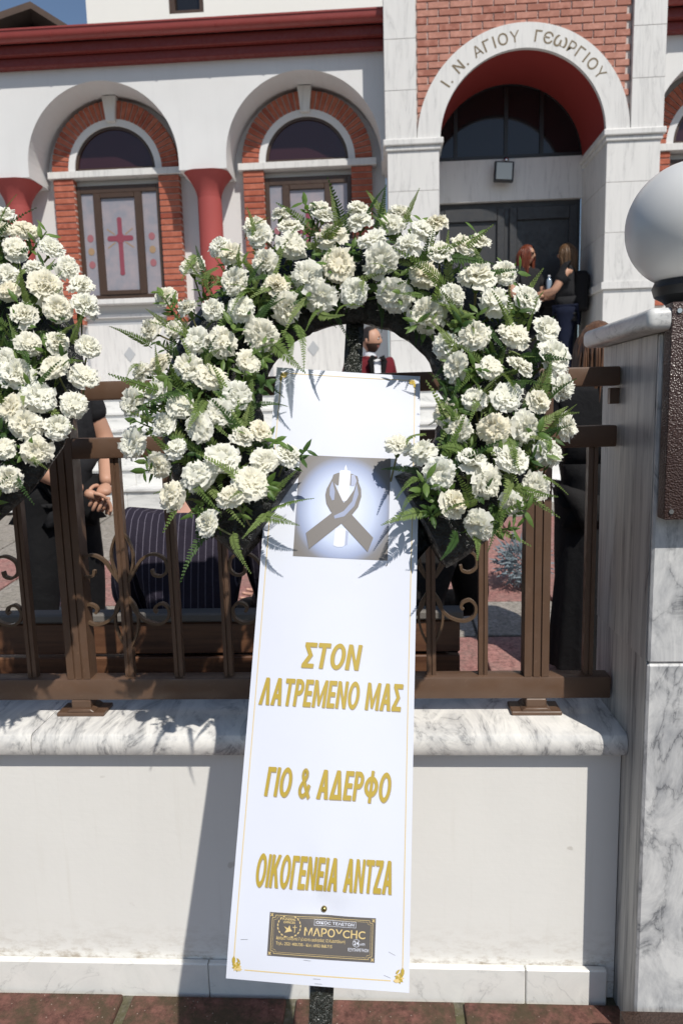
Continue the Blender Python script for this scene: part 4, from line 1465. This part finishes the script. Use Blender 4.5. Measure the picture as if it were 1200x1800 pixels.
def print_line(name, body, box, m_, off, parent, shift=(0,0), grow=0.0):
    x, polys = 0, []
    for c in body:
        w, pl_ = glyph(c, .185+grow)
        polys += [[(px+x+.17*py, py) for px, py in p] for p in pl_]
        x += w+.085
    x -= .085
    sx_ = (box[1]-box[0])/(x+.17); sy_ = box[3]-box[2]
    return print_polys(name, [[(box[0]+px*sx_+shift[0], box[2]+py*sy_+shift[1]) for px, py in p] for p in polys], m_, off, parent)
def rect(x0, x1, y0, y1): return [(x0,y0),(x1,y0),(x1,y1),(x0,y1)]
def stroke(a, b, w):
    d = (Vector(b)-Vector(a)).normalized(); q = Vector((-d.y, d.x))*w/2
    a, b = Vector(a), Vector(b)
    return [tuple(a+q), tuple(a-q), tuple(b-q), tuple(b+q)]
# lettering, each line with its printed edge
for body, box in (('ΣΤΟΝ', (-.061,.054,.5235,.5715)), ('ΛΑΤΡΕΜΕΝΟ ΜΑΣ', (-.137,.134,.452,.502)), ('ΓΙΟ & ΑΔΕΡΦΟ', (-.113,.118,.293,.343)), ('ΟΙΚΟΓΕΝΕΙΑ ΑΝΤΖΑ', (-.118,.125,.145,.198))):
    ln_o = print_line('lettering', body, box, M['gold'], .0009, bo)
    print_line('letter_edge', body, box, M['goldshadow'], .0005, ln_o, (.0011,-.0016), .01)
# gold border with corner sprays
E_ = .1435
print_polys('border', [rect(-E_-.0008,-E_+.0008,.034,1.125), rect(E_-.0008,E_+.0008,.034,1.125), rect(-.124,.124,.0145,.0161), rect(-.127,.127,1.142,1.1436)], M['goldlt'], .0005, bo)
def leafp(c, a, l, w):
    d = Vector((math.cos(a), math.sin(a))); q = Vector((-d.y, d.x)); c = Vector(c)
    return [tuple(c+d*l*t+q*w*s) for t, s in ((0,0),(.3,-.8),(.65,-.75),(1,0),(.65,.75),(.3,.8))]
for sx_ in (-1, 1):
    for sy_, vy in ((1,.012),(-1,1.146)):
        polys = []
        c0 = Vector((sx_*.138, vy+sy_*.008))
        for q in range(9):
            polys.append(leafp(c0, q*.7, .0085, .0024))
        polys.append(leafp((sx_*.128, vy+sy_*.004), math.pi if sx_ < 0 else 0, .012, .0034))
        polys.append(leafp((sx_*E_, vy+sy_*.024), -math.pi/2*sy_, .014, .0036))
        polys.append(leafp((sx_*.132, vy+sy_*.014), .8 if sx_ > 0 else 2.3, .010, .002))
        # keep the leaves from overlapping in one plane
        for q, p in enumerate(polys):
            print_polys('corner_spray', [p], M['gold'] if q % 3 else M['goldlt'], .0005+.00012*q, bo)
# picture of ribbon and candle
B0, B1, B2, B3 = -.091, .097, .739, .954
pic = print_polys('candle_picture', [rect(B0,B1,B2,B3)], M['halo'], .0005, bo, (B0,B1,B2,B3))
def pz(x, y):
    """picture coordinates 0..610 right, 0..670 down"""
    return (B0+(B1-B0)*x/610, B3-(B3-B2)*y/670)
def pp(name, pts, m_, off):
    print_polys(name, [[pz(x, y) for x, y in pts]], m_, off, pic)
ra = .0009
pp('ribbon', [(222,160),(232,126),(262,112),(300,108),(300,190),(258,198)], M['taupe'], ra)
pp('ribbon', [(330,112),(362,116),(392,130),(402,162),(372,190),(330,196)], M['taupe'], ra)
pp('candle_shade', [(352,122),(372,118),(392,170),(372,196),(352,196)], M['printshade'], ra+.0002)
pp('candle', [(273,102),(278,95),(303,92),(305,74),(312,54),(319,74),(322,92),(341,95),(346,102),(342,300),(268,300)], M['printwhite'], ra+.0004)
pp('candle', [(262,480),(332,480),(330,585),(316,597),(280,599),(256,590)], M['printwhite'], ra+.0004)
pp('candle_shade', [(332,490),(350,500),(346,580),(331,588)], M['printshade'], ra+.0002)
pp('ribbon', [(226,150),(192,225),(186,265),(196,322),(226,370),(248,395),(480,622),(512,530),(368,388),(302,300),(262,225)], M['taupe'], ra+.0006)
pp('ribbon', [(392,150),(420,215),(424,265),(406,335),(362,395),(100,622),(74,520),(240,378),(330,292),(372,225)], M['taupe'], ra+.0008)
pp('ribbon_sheen', [(228,170),(248,240),(246,295),(232,300),(214,262),(214,215)], M['ribbonblue'], ra+.0010)
pp('ribbon_sheen', [(390,180),(404,250),(380,330),(318,400),(256,418),(250,400),(312,366),(364,300)], M['ribbonblue'], ra+.0010)
# sender's plate
Q0, Q1, Q2, Q3 = -.087, .096, .040, .107
pt = print_polys('name_plate', [rect(Q0,Q1,Q2,Q3)], M['platecol'], .0005, bo)
def qz(x, y): return (Q0+(Q1-Q0)*x, Q3-(Q3-Q2)*y)
def qbox(x0, x1, y0, y1):
    a, b = qz(x0, y1), qz(x1, y0)
    return (a[0], b[0], a[1], b[1])
lines = []
for ins, w in ((.028,.0007),(.045,.0004)):
    c = .03
    X0, X1, Y0, Y1 = ins, 1-ins, ins*2.2, 1-ins*2.2
    pts = [(X0+c,Y0),(X1-c,Y0),(X1-c,Y0+c*1.6),(X1,Y0+c*2.2),(X1,Y1-c*2.2),(X1-c,Y1-c*1.6),(X1-c,Y1),(X0+c,Y1),(X0+c,Y1-c*1.6),(X0,Y1-c*2.2),(X0,Y0+c*2.2),(X0+c,Y0+c*1.6)]
    for q in range(12):
        lines.append(stroke(qz(*pts[q]), qz(*pts[(q+1) % 12]), w))
print_polys('plate_border', lines, M['goldlt'], .0009, pt)
for cx_, cy_ in ((.022,.06),(.978,.06),(.022,.94),(.978,.94)):
    print_polys('plate_corner', [leafp(qz(cx_, cy_), a, .0035, .0009) for a in (.78,2.36,3.93,5.5)], M['goldlt'], .0009, pt)
print_text('plate_lettering', 'FUNERAL', qbox(.125,.25,.115,.165), M['goldlt'], .0009, pt, .02)
print_text('plate_lettering', 'OFFICES', qbox(.135,.245,.185,.235), M['goldlt'], .0009, pt, .02)
lp = []
for s in (-1, 1):
    for q in range(8):
        a = R(-80+q*19)
        c = qz(.19, .30)
        pnt = (c[0]+s*.0195*math.cos(a), c[1]+.0165*math.sin(a))
        lp.append(leafp(pnt, (a+math.pi/2) if s > 0 else (math.pi/2-a), .0052, .0013))
print_polys('laurel', lp, M['goldlt'], .0009, pt)
cc = qz(.20,.36)
dv_p = [[(cc[0]-.011,cc[1]+.004),(cc[0]-.004,cc[1]+.001),(cc[0]-.001,cc[1]+.006),(cc[0]+.001,cc[1]+.0),(cc[0]+.004,cc[1]-.003),(cc[0]-.003,cc[1]-.0045),(cc[0]-.009,cc[1]-.006),(cc[0]-.006,cc[1]-.001)]]
print_polys('dove', dv_p, M['goldlt'], .0011, pt)
print_polys('plate_cross', [rect(cc[0]+.0075,cc[0]+.0086,cc[1]-.005,cc[1]+.0065), rect(cc[0]+.0045,cc[0]+.0074,cc[1]+.0025,cc[1]+.0035), rect(cc[0]+.0087,cc[0]+.0116,cc[1]+.0025,cc[1]+.0035)], M['goldlt'], .0009, pt)
bxx = qbox(.425,.815,.115,.245)
print_polys('plate_frame', [stroke((bxx[0],bxx[2]),(bxx[1],bxx[2]),.0005), stroke((bxx[0],bxx[3]),(bxx[1],bxx[3]),.0005), stroke((bxx[0],bxx[2]),(bxx[0],bxx[3]),.0005), stroke((bxx[1],bxx[2]),(bxx[1],bxx[3]),.0005)], M['printwhite'], .0009, pt)
print_text('plate_lettering', 'ΟΙΚΟC ΤΕΛΕΤΩΝ', qbox(.44,.80,.145,.215), M['printwhite'], .0009, pt, .02)
print_text('plate_lettering', 'ΜΑΡΟΥCΗC', qbox(.335,.905,.30,.49), M['goldlt'], .0009, pt, .012)
print_text('plate_lettering', 'Δράμα: Γαληνού 7 (έναντι εκκλησίας 12 Αποστόλων)', qbox(.075,.72,.53,.63), M['goldlt'], .0009, pt, .01)
print_text('plate_lettering', 'Τηλ.: 2521 400.730 - Κιν.: 6932 868.715', qbox(.075,.60,.66,.75), M['goldlt'], .0009, pt, .01)
print_text('plate_lettering', '24', qbox(.80,.85,.545,.635), M['printwhite'], .0009, pt, .02)
print_text('plate_lettering', 'ωρη', qbox(.862,.905,.58,.645), M['printwhite'], .0009, pt, .01)
c24 = qz(.825,.59)
print_polys('clock_ring', [stroke((c24[0]+.0062*math.cos(R(a)), c24[1]+.0056*math.sin(R(a))), (c24[0]+.0062*math.cos(R(a+20)), c24[1]+.0056*math.sin(R(a+20))), .0006) for a in range(30, 340, 20)], M['printwhite'], .0011, pt)
print_text('plate_lettering', 'ΕΞΥΠΗΡΕΤΗΣΗ', qbox(.75,.94,.705,.775), M['printwhite'], .0009, pt, .01)
# tack and staples
tk = MB().lathe([(.0052,0),(.0050,.002),(.0036,.0042),(.001,.005)], 16)
tk.build('tack', M['brass'], bo, True, loc=(.006,.116,bn(.006,.116)+.0005))
for (u, v, a) in ((-.128,.062,.05),(.125,.055,-.4),(-.018,.037,-.05),(.0,.0105,0),(.003,.0035,0),(.118,.021,-.3)):
    s_ = MB().tube([(-.006*math.cos(a),-.006*math.sin(a),0),(.006*math.cos(a),.006*math.sin(a),0)], .00035, 5)
    s_.build('staple', M['twig'], bo, loc=(u,v,bn(u,v)+.0006))

# carved words on the church arch
def arch_text():
    word = 'Ι. Ν. ΑΓΙΟΥ  ΓЄωΡΓΙΟΥ'
    adv = {'Ι':.5,'.':.42,' ':.55,'Ν':1.0,'Α':.95,'Γ':.78,'Ο':1.0,'Υ':.95,'Є':.9,'ω':1.25,'Ρ':.85}
    total = sum(adv[c] for c in word)
    a0, a1 = R(147.5), R(33)
    pos_ = 0
    for c in word:
        a = a0+(a1-a0)*(pos_+adv[c]/2)/total
        pos_ += adv[c]
        if c == ' ':
            continue
        me = text_mesh(c, .010 if c in 'ΙΓΟΝωЄ.' else 0)
        xs = [v.co.x for v in me.vertices]
        cx = (min(xs)+max(xs))/2
        s_ = .20 if c == 'ω' else .158
        rr, t = .94, a-math.pi/2
        o = Vector((rr*math.cos(a), rr*math.sin(a)))
        for v in me.vertices:
            x, y = (v.co.x-cx)*s_, v.co.y*s_
            v.co = Vector((PX+o.x+x*math.cos(t)-y*math.sin(t), 8.27-8.7-.002, PS-1.78+o.y+x*math.sin(t)+y*math.cos(t)))
        me.name = 'inscription_letter'
        me.materials.clear()
        me.materials.append(M['inscr'])
        obj('inscription_letter', me, portal)
M['inscr'] = mat('carved_gold', (.17,.125,.065), .6)
arch_text()

# ================================================================== people
def skin_geo(joints, edges, radii, root, sub=2):
    me = bpy.data.meshes.new('sk')
    names = list(joints)
    idx = {n: i for i, n in enumerate(names)}
    me.from_pydata([joints[n] for n in names], [(idx[a], idx[b]) for a, b in edges], [])
    o = bpy.data.objects.new('sk', me)
    COL.objects.link(o)
    o.modifiers.new('skin', 'SKIN')
    sm = o.modifiers.new('sub', 'SUBSURF'); sm.levels = sub; sm.render_levels = sub
    if not me.skin_vertices:
        return None
    for n in names:
        d = me.skin_vertices[0].data[idx[n]]
        r_ = radii[n]
        d.radius = r_ if hasattr(r_, '__len__') else (r_, r_)
        d.use_root = (n == root)
    dg = bpy.context.evaluated_depsgraph_get()
    e = bpy.data.meshes.new_from_object(o.evaluated_get(dg))
    vs_ = [v.co.copy() for v in e.vertices]
    fs = [tuple(p.vertices) for p in e.polygons]
    bpy.data.objects.remove(o); bpy.data.meshes.remove(me); bpy.data.meshes.remove(e)
    return vs_, fs

def head_geo(mb, c, s, rot, beard=False, face=True):
    """head of height s round centre c; rot is a 3x3; material slots 0 skin 1 lips 2 eye white 3 iris 4 beard"""
    n, m = 28, 22
    vv = []
    def P(x, y, z):
        # unit sphere direction -> head shape, front is -y
        X, Yy, Z = x*.36, y*.44, z*.5
        if z < 0:
            X *= 1-.30*(-z)**1.3
            Yy *= 1-.12*(-z) if y < 0 else 1-.42*(-z)
        if y < -.2:
            Yy *= .94
            nose = math.exp(-((x/.16)**2+((z+.12)/.17)**2))*(1 if z > -.42 else .4)
            Yy -= .085*nose
            Yy += .030*math.exp(-(((abs(x)-.36)/.17)**2+((z-.06)/.12)**2))
            Yy -= .022*math.exp(-((x/.30)**2+((z+.52)/.10)**2))
            Yy -= .030*math.exp(-((x/.28)**2+((z+.88)/.15)**2))
        return Vector((X, Yy, Z))
    rows = []
    for j in range(1, m):
        ph = -math.pi/2+math.pi*j/m
        rows.append([P(math.cos(ph)*math.cos(2*math.pi*q/n), math.cos(ph)*math.sin(2*math.pi*q/n), math.sin(ph)) for q in range(n)])
    def W(p): return c+rot @ (p*s)
    o = len(mb.v)
    mb.v += [tuple(W(p)) for r_ in rows for p in r_]
    mb.v += [tuple(W(P(0,0,-1))), tuple(W(P(0,0,1)))]
    for j in range(m-2):
        for q in range(n):
            q2 = (q+1) % n
            cen = (rows[j][q]+rows[j+1][q2])/2
            mi = 0
            if beard and cen.y < .06 and cen.z < -.16 and not (abs(cen.x) < .07 and -.30 < cen.z < -.22):
                mi = 4
            if face and cen.y < -.3 and abs(cen.x) < .10 and -.30 < cen.z < -.235:
                mi = 1
            mb.f.append((o+j*n+q, o+j*n+q2, o+(j+1)*n+q2, o+(j+1)*n+q)); mb.m.append(mi)
    lo, hi = o+(m-1)*n, o+(m-1)*n+1
    for q in range(n):
        mb.f.append((lo, o+(q+1) % n, o+q)); mb.m.append(4 if beard else 0)
        mb.f.append((hi, o+(m-2)*n+q, o+(m-2)*n+(q+1) % n)); mb.m.append(0)
    def part(cen, rx, ry, rz, mi):
        a = len(mb.v)
        mb.ball((0,0,0), rx, ry, rz, 10, 6, mi)
        for i in range(a, len(mb.v)):
            mb.v[i] = tuple(W(Vector(mb.v[i])+Vector(cen)))
    for sx_ in (-1, 1):
        part((sx_*.355, .03, -.02), .035, .075, .115, 0)                # ears
        if face:
            part((sx_*.135, -.375, .03), .052, .03, .030, 2)
            part((sx_*.135, -.398, .03), .022, .014, .024, 3)
            part((sx_*.135, -.41, .105), .075, .02, .014, 4 if beard else 3)
def hand_geo(mb, w, d, pn, s, curl=.7):
    """wrist, direction, palm normal, hand length"""
    d = d.normalized(); pn = (pn-d*pn.dot(d)).normalized(); q = d.cross(pn)
    J, Eg, Rd = {}, [], {}
    J['w'] = w; Rd['w'] = s*.15
    J['p'] = w+d*s*.28; Rd['p'] = (s*.22, s*.13)
    J['k'] = w+d*s*.46; Rd['k'] = (s*.22, s*.11)
    Eg += [('w','p'),('p','k')]
    g_ = skin_geo(J, Eg, Rd, 'w', 1)
    if g_: mb.add(g_[0], g_[1])
    for i, (off, L) in enumerate(((-.17,.44),(-.06,.52),(.06,.48),(.16,.38),(None,.38))):
        J, Rd = {}, {}
        if off is None:
            b = w+d*s*.16-q*s*.16
            dirs = [(-q*.7+d*.7), (d*.9-q*.3+pn*.2), (d*.8+pn*.4)]
        else:
            b = w+d*s*.44+q*s*off
            dirs = [d*math.cos(curl*k_)+pn*math.sin(curl*k_) for k_ in (.5,1.3,2.1)]
        J['a'] = b; Rd['a'] = s*.055
        for k_, dd in enumerate(dirs):
            b = b+dd.normalized()*s*L*(.40,.34,.26)[k_]
            J['b%d' % k_] = b; Rd['b%d' % k_] = s*(.052,.047,.040)[k_]
        g_ = skin_geo(J, [('a','b0'),('b0','b1'),('b1','b2')], Rd, 'a', 1)
        if g_: mb.add(g_[0], g_[1])

def hair_geo(kind, c, s, rot, seed):
    rg = random.Random(seed)
    mb = MB()
    def W(p): return c+rot @ (Vector(p)*s)
    # cap over the skull, leaving the face free
    n, m = 26, 16
    def cap(k_, low=118, open_=38):
        rows = []
        for j in range(m+1):
            ph = math.pi/2-j/m*R(low)
            row = []
            for q in range(n+1):
                an = R(-90+32)+R(360-64)*q/n if j > m*.42 else R(-90)+R(360)*q/n
                t = max(0, min(1, (j/m-.30)/.22))
                a1 = R(-90)+R(360)*q/n; a2 = R(-90+open_)+R(360-2*open_)*q/n
                an = a1*(1-t)+a2*t
                jit = 1+.03*noise.noise(Vector((q*.9, j*.5, seed)))
                row.append(W((math.cos(ph)*math.cos(an)*.375*k_*jit, math.cos(ph)*math.sin(an)*.46*k_*jit+.015, math.sin(ph)*.53*k_*jit)))
            rows.append(row)
        mb.grid(rows)
    if kind == 'short':
        cap(1.015, 96, 78)
    else:
        cap(1.07)
    if kind == 'long':
        for i in range(150):
            an = R(-90+rg.uniform(48,312))
            r_ = rg.uniform(.9,1.12)
            L = rg.uniform(.9,1.75)
            p0 = Vector((.34*r_*math.cos(an)*.6, .42*r_*math.sin(an)*.6+.02, .40+.08*rg.random()))
            p1 = Vector((.39*r_*math.cos(an), .47*r_*math.sin(an)+.02, .05+rg.uniform(-.1,.1)))
            p2 = Vector((.40*r_*math.cos(an)+rg.uniform(-.05,.05), .45*r_*math.sin(an)+.05, -.45))
            p3 = Vector((.42*r_*math.cos(an)*1.05+rg.uniform(-.1,.1), .40*r_*math.sin(an)+.08+rg.uniform(-.05,.05), -.45-L*.6))
            pts = curve_pts([p0,p1,p2,p3], 4)
            mb.tube([W(p) for p in pts], [s*(.030 if 1 < k_ < len(pts)-3 else .016) for k_ in range(len(pts))], 5)
    return mb

BASE = dict(pel=(0,0,.53), wai=(0,0,.61), che=(0,.008,.725), nec=(0,.012,.825), hd=(0,0,.875),
    shL=(-.108,.008,.800), elL=(-.142,.02,.625), wrL=(-.150,-.03,.475), shR=(.108,.008,.800), elR=(.142,.02,.625), wrR=(.150,-.03,.475),
    hiL=(-.052,0,.505), knL=(-.056,-.012,.285), anL=(-.060,.012,.045), toL=(-.070,-.085,.022), hiR=(.052,0,.505), knR=(.056,-.012,.285), anR=(.060,.012,.045), toR=(.070,-.085,.022))
def human(name, label, loc, rotz, H, pose=None, skin='skin', top='blackcloth', sleeve='short', legs='blackcloth', hair=('short','hairblack'), head=(0,0), beard=False, build=1.0, hand_dir=None, extra=None):
    J = {k_: Vector(v) for k_, v in BASE.items()}
    for k_, v in (pose or {}).items():
        J[k_] = Vector(v)
    J = {k_: v*H for k_, v in J.items()}
    t = thing(name, label, 'person', loc, rotz)
    b = build*H
    Rd = dict(pel=(.085*b,.068*b), wai=(.076*b,.060*b), che=(.092*b,.070*b), nec=.036*b, hd=.034*b, shL=.042*b, elL=.029*b, wrL=.019*b, shR=.042*b, elR=.029*b, wrR=.019*b,
        hiL=.060*b, knL=.037*b, anL=.024*b, toL=.020*b, hiR=.060*b, knR=.037*b, anR=.024*b, toR=.020*b)
    Eg = [('pel','wai'),('wai','che'),('che','nec'),('nec','hd'),('che','shL'),('shL','elL'),('elL','wrL'),('che','shR'),('shR','elR'),('elR','wrR'),('pel','hiL'),('hiL','knL'),('knL','anL'),('anL','toL'),('pel','hiR'),('hiR','knR'),('knR','anR'),('anR','toR')]
    rot = Matrix.Rotation(head[0], 3, 'Z') @ Matrix.Rotation(head[1], 3, 'X')
    for k_ in ('pel','wai','che'):
        Rd[k_] = tuple(q*.8 for q in Rd[k_])
    for k_ in ('shL','shR','hiL','hiR','knL','knR'):
        Rd[k_] *= .85
    mb = MB()
    g_ = skin_geo(J, Eg, Rd, 'pel')
    mb.add(g_[0], g_[1])
    s = .132*H
    hc = J['hd']+Vector((0,-.012*H,.045*H))
    head_geo(mb, hc, s, rot, beard)
    for sd_ in 'LR':
        d = (J['wr'+sd_]-J['el'+sd_]).normalized()
        pn = Vector((.5 if sd_ == 'L' else -.5, -.3, 0))
        if hand_dir and sd_ in hand_dir:
            d, pn = hand_dir[sd_]
        hand_geo(mb, J['wr'+sd_], Vector(d), Vector(pn), .105*H)
    mb.build('body', [M[skin], M['lips'], M['eyewhite'], M['iris'], M['beard']], t, True)
    # top
    JT = {k_: J[k_] for k_ in ('pel','wai','che')}
    JT['low'] = J['pel']+(J['pel']-J['wai'])*.35
    JT['col'] = J['nec']*.75+J['che']*.25
    ET = [('low','pel'),('pel','wai'),('wai','che'),('che','col')]
    RT = dict(low=(.094*b,.078*b), pel=(.094*b,.078*b), wai=(.090*b,.073*b), che=(.102*b,.080*b), col=.046*b)
    for sd_ in 'LR':
        JT['s'+sd_] = J['sh'+sd_]; ET.append(('che','s'+sd_)); RT['s'+sd_] = .054*b
        if sleeve == 'short':
            JT['e'+sd_] = J['sh'+sd_]*.35+J['el'+sd_]*.65; ET.append(('s'+sd_,'e'+sd_)); RT['e'+sd_] = .043*b
        else:
            JT['e'+sd_] = J['el'+sd_]; JT['w'+sd_] = J['wr'+sd_]*.92+J['el'+sd_]*.08
            ET += [('s'+sd_,'e'+sd_),('e'+sd_,'w'+sd_)]; RT['e'+sd_] = .041*b; RT['w'+sd_] = .029*b
    g_ = skin_geo(JT, ET, RT, 'pel')
    MB().add(g_[0], g_[1]).build('jacket' if sleeve == 'long' else 'shirt', M[top], t, True)
    # trousers, shoes
    JL = {k_: J[k_] for k_ in ('pel','hiL','knL','hiR','knR')}
    RL = dict(pel=(.090*b,.073*b), hiL=.068*b, knL=.049*b, hiR=.068*b, knR=.049*b)
    EL = [('pel','hiL'),('hiL','knL'),('pel','hiR'),('hiR','knR')]
    for sd_ in 'LR':
        JL['a'+sd_] = J['an'+sd_]; EL.append(('kn'+sd_,'a'+sd_)); RL['a'+sd_] = .036*b
    g_ = skin_geo(JL, EL, RL, 'pel')
    MB().add(g_[0], g_[1]).build('trousers', M[legs], t, True)
    for sd_ in 'LR':
        a, tt = J['an'+sd_], J['to'+sd_]
        d = tt-a; d.z = 0
        g_ = skin_geo(dict(h=a-d*.25+Vector((0,0,-.012*H)), m=a+d*.4+Vector((0,0,-.018*H)), t=tt+d*.15), [('h','m'),('m','t')], dict(h=.031*H, m=.028*H, t=.023*H), 'm', 1)
        MB().add(g_[0], g_[1]).build('shoe', M['shoe'], t, True)
    if hair:
        hair_geo(hair[0], hc, s, rot, sum(map(ord, label)) % 97).build('hair', M[hair[1]], t, True)
    t['hx'], t['hy'], t['hz'] = hc
    return t, J, hc, s, rot

def W3(t, p): return p
# man in pinstripes on the bench, back to the street
sit = dict(pel=(0,.02,.20), wai=(0,.04,.30), che=(0,.0,.425), nec=(0,-.03,.515), hd=(0,-.05,.555), shL=(-.122,-.005,.482), shR=(.122,-.005,.482), elL=(-.165,-.04,.31), elR=(.165,-.04,.31),
    wrL=(-.10,-.20,.27), wrR=(.10,-.20,.27), hiL=(-.06,-.02,.20), hiR=(.06,-.02,.20), knL=(-.08,-.26,.235), knR=(.08,-.26,.235), anL=(-.08,-.27,.04), anR=(.08,-.27,.04), toL=(-.09,-.37,.022), toR=(.09,-.37,.022))
a_, *_ = human('person', 'seated person in a dark pinstriped jacket, back turned, on the wooden bench', (-.66, 2.42, .40), math.pi, 1.66, sit, 'skinpink', 'stripe', 'long', 'blackcloth', ('short','hairblack'), (0,.25), build=1.05)
c_, *_ = human('person', 'seated person in plain black clothes behind the banner, on the wooden bench', (.06, 2.42, .40), math.pi, 1.60, sit, 'skin', 'greycloth', 'long', 'blackcloth', ('short','hairblack'), (0,.1))
# bystander in black with clasped hands
stb = dict(elL=(-.160,-.03,.63), wrL=(-.035,-.145,.530), elR=(.165,-.02,.635), wrR=(.045,-.140,.540), hiL=(-.056,0,.505), anL=(-.09,.012,.045), anR=(.085,.012,.045), knL=(-.078,-.012,.285), knR=(.072,-.012,.285), toL=(-.11,-.085,.022), toR=(.11,-.085,.022))
human('person', 'standing person in black t-shirt and trousers with hands clasped in front', (-1.42, 3.02, .40), R(64), 1.66, stb, 'skin', 'blackshirt', 'short', 'blackcloth', ('short','hairblack'), hand_dir={'L': ((.85,-.25,-.45), (0,-.2,-1)), 'R': ((-.75,-.45,-.45), (.0,.6,-.8))})
# long-haired woman behind the railing
d_, *_ = human('person', 'person with long brown hair seen from behind in dark clothes next to the pillar', (.90, 3.05, .40), math.pi-.1, 1.53, None, 'skin', 'blackcloth', 'short', 'greycloth', ('long','hairbrown'))
rows = []
for i in range(15):
    t_ = i/14
    rows.append([((.125+.06*t_+.010*math.sin(q*1.75)*t_)*math.cos(2*math.pi*q/40), (.10+.055*t_+.010*math.sin(q*1.75)*t_)*math.sin(2*math.pi*q/40), .92-.86*t_) for q in range(40)])
mb = MB(); mb.grid(rows, closed=True)
mb.build('skirt', M['blackcloth'], d_, True)
# man in the burgundy dinner jacket
tux, J, hc, s, rot = human('person', 'man in burgundy dinner jacket with black bow tie seen through the wreath', (-.075, 6.0, .66), R(28), 1.60, None, 'skin', 'tux', 'long', 'blackcloth', ('short','hairblack'), (R(40),0), True)
H = 1.57
MB().add([(-.035,-.128,1.16),(.035,-.128,1.16),(.042,-.105,1.33),(-.042,-.105,1.33)], [(0,1,2,3)]).build('shirt_front', M['whitecloth'], tux)
for sg in (-1, 1):
    MB().prism([(sg*.03,1.14),(sg*.058,1.16),(sg*.085,1.30),(sg*.052,1.345),(sg*.04,1.33)], -.142, -.112).build('lapel', M['blackcloth'], tux, False, .004)
    MB().prism([(0,1.322),(sg*.055,1.345),(sg*.055,1.300),(0,1.318)], -.150, -.132).build('bow_tie', M['blackcloth'], tux, False, .004)
MB().lathe([(.046,1.318),(.056,1.325),(.054,1.372),(.047,1.378)], 20, (0,.008,0)).build('shirt_collar', M['whitecloth'], tux, 'auto')
MB().lathe([(.10,1.255),(.088,1.30),(.068,1.335),(.060,1.345)], 24, (0,.016,0)).build('jacket_collar', M['tux'], tux, 'auto')
# two women at the church door
rw, J, hc, s, rot = human('person', 'person with long red hair and sunglasses standing at the church door', (1.77, 8.98, 1.782), R(35), 1.68, dict(elL=(-.15,-.02,.64), wrL=(-.04,-.15,.62), elR=(.15,-.04,.64), wrR=(.06,-.17,.63)), 'skin', 'blackshirt', 'short', 'blackcloth', ('long','hairred'), (R(20),0))
gm = MB()
for sg in (-1, 1):
    gm.ball((sg*.135,-.41,.03), .105,.03,.075, 12, 8)
gm.box(-.36,.36,-.40,-.38,.045,.07)
gm.v = [tuple(hc+rot @ (Vector(p)*s)) for p in gm.v]
gm.build('sunglasses', M['sunglass'], rw, True)
bl_, J, hc, s, rot = human('person', 'person with dark blond hair, black t-shirt, jeans and backpack at the church door', (2.23, 8.82, 1.782), R(-112), 1.65, dict(elL=(-.14,-.09,.66), wrL=(-.10,-.24,.64), elR=(.15,-.07,.65), wrR=(.08,-.22,.64)), 'skin', 'blackshirt', 'short', 'jeans', ('long','hairblond'), (R(0),0))
MB().box(-.15,.15,.09,.24,.86,1.30).build('backpack', M['blackcloth'], bl_, 'auto', .05, 4)
bt = thing('water_bottle', 'clear plastic water bottle held between the two people at the church door', 'bottle', (2.0, 8.76, 2.85))
MB().lathe([(.028,0),(.031,.01),(.031,.13),(.026,.155),(.012,.175),(.012,.19)], 16).build('bottle', M['bottle'], bt, True)
MB().lathe([(.014,.188),(.014,.205)], 16).build('bottle_cap', M['whitecloth'], bt, True)

# ================================================================== bench
be = thing('bench', 'wooden bench with plank back standing just inside the railing', 'bench', (-.62, 2.2, .40))
for zz in (.30,.415):
    MB().box(-.95,.86,0,.03,zz,zz+.104).build('back_plank', M['bench'], be, False, .004)
MB().box(-.96,.87,-.015,.05,.525,.555).build('top_rail', M['benchtop'], be, False, .006)
for yy in (.10,.215,.33):
    MB().box(-.95,.86,yy,yy+.10,.255,.285).build('seat_plank', M['bench'], be, False, .004)
for xx in (-.85,-.05,.80):
    mb = MB().box(xx-.025,xx+.025,.031,.08,0,.52)
    mb.box(xx-.025,xx+.025,.081,.43,.20,.252)
    mb.box(xx-.025,xx+.025,.37,.43,0,.199)
    mb.build('bench_leg', M['black'], be, False, .006)

# blue-grey potted shrub on the paving
sh = thing('shrub', 'small blue-grey bushy plant low on the pink paving', 'plant', (.83, 4.2, yz(4.2)))
MB().tube([(0,0,-.01),(.01,0,.08),(0,.01,.18)], [.012,.01,.006], 8).build('trunk', M['stem'], sh, True)
rg = random.Random(9)
mb = MB()
for i in range(900):
    d = Vector((rg.gauss(0,1), rg.gauss(0,1), rg.gauss(0,1))).normalized()
    r_ = rg.uniform(.06,.155)*(1+.25*noise.noise(d*2.5))
    o = Vector((d.x*r_, d.y*r_, .165+d.z*r_*.95))
    e = (d+Vector((rg.gauss(0,.5), rg.gauss(0,.5), rg.gauss(0,.5)))).normalized()*rg.uniform(.03,.05)
    q = e.orthogonal().normalized()*.006
    mb.add([o-q, o+q, o+e+q*.4, o+e-q*.4], [(0,1,2,3)])
mb.build('foliage', M['bluegrey'], sh, 'leaf')
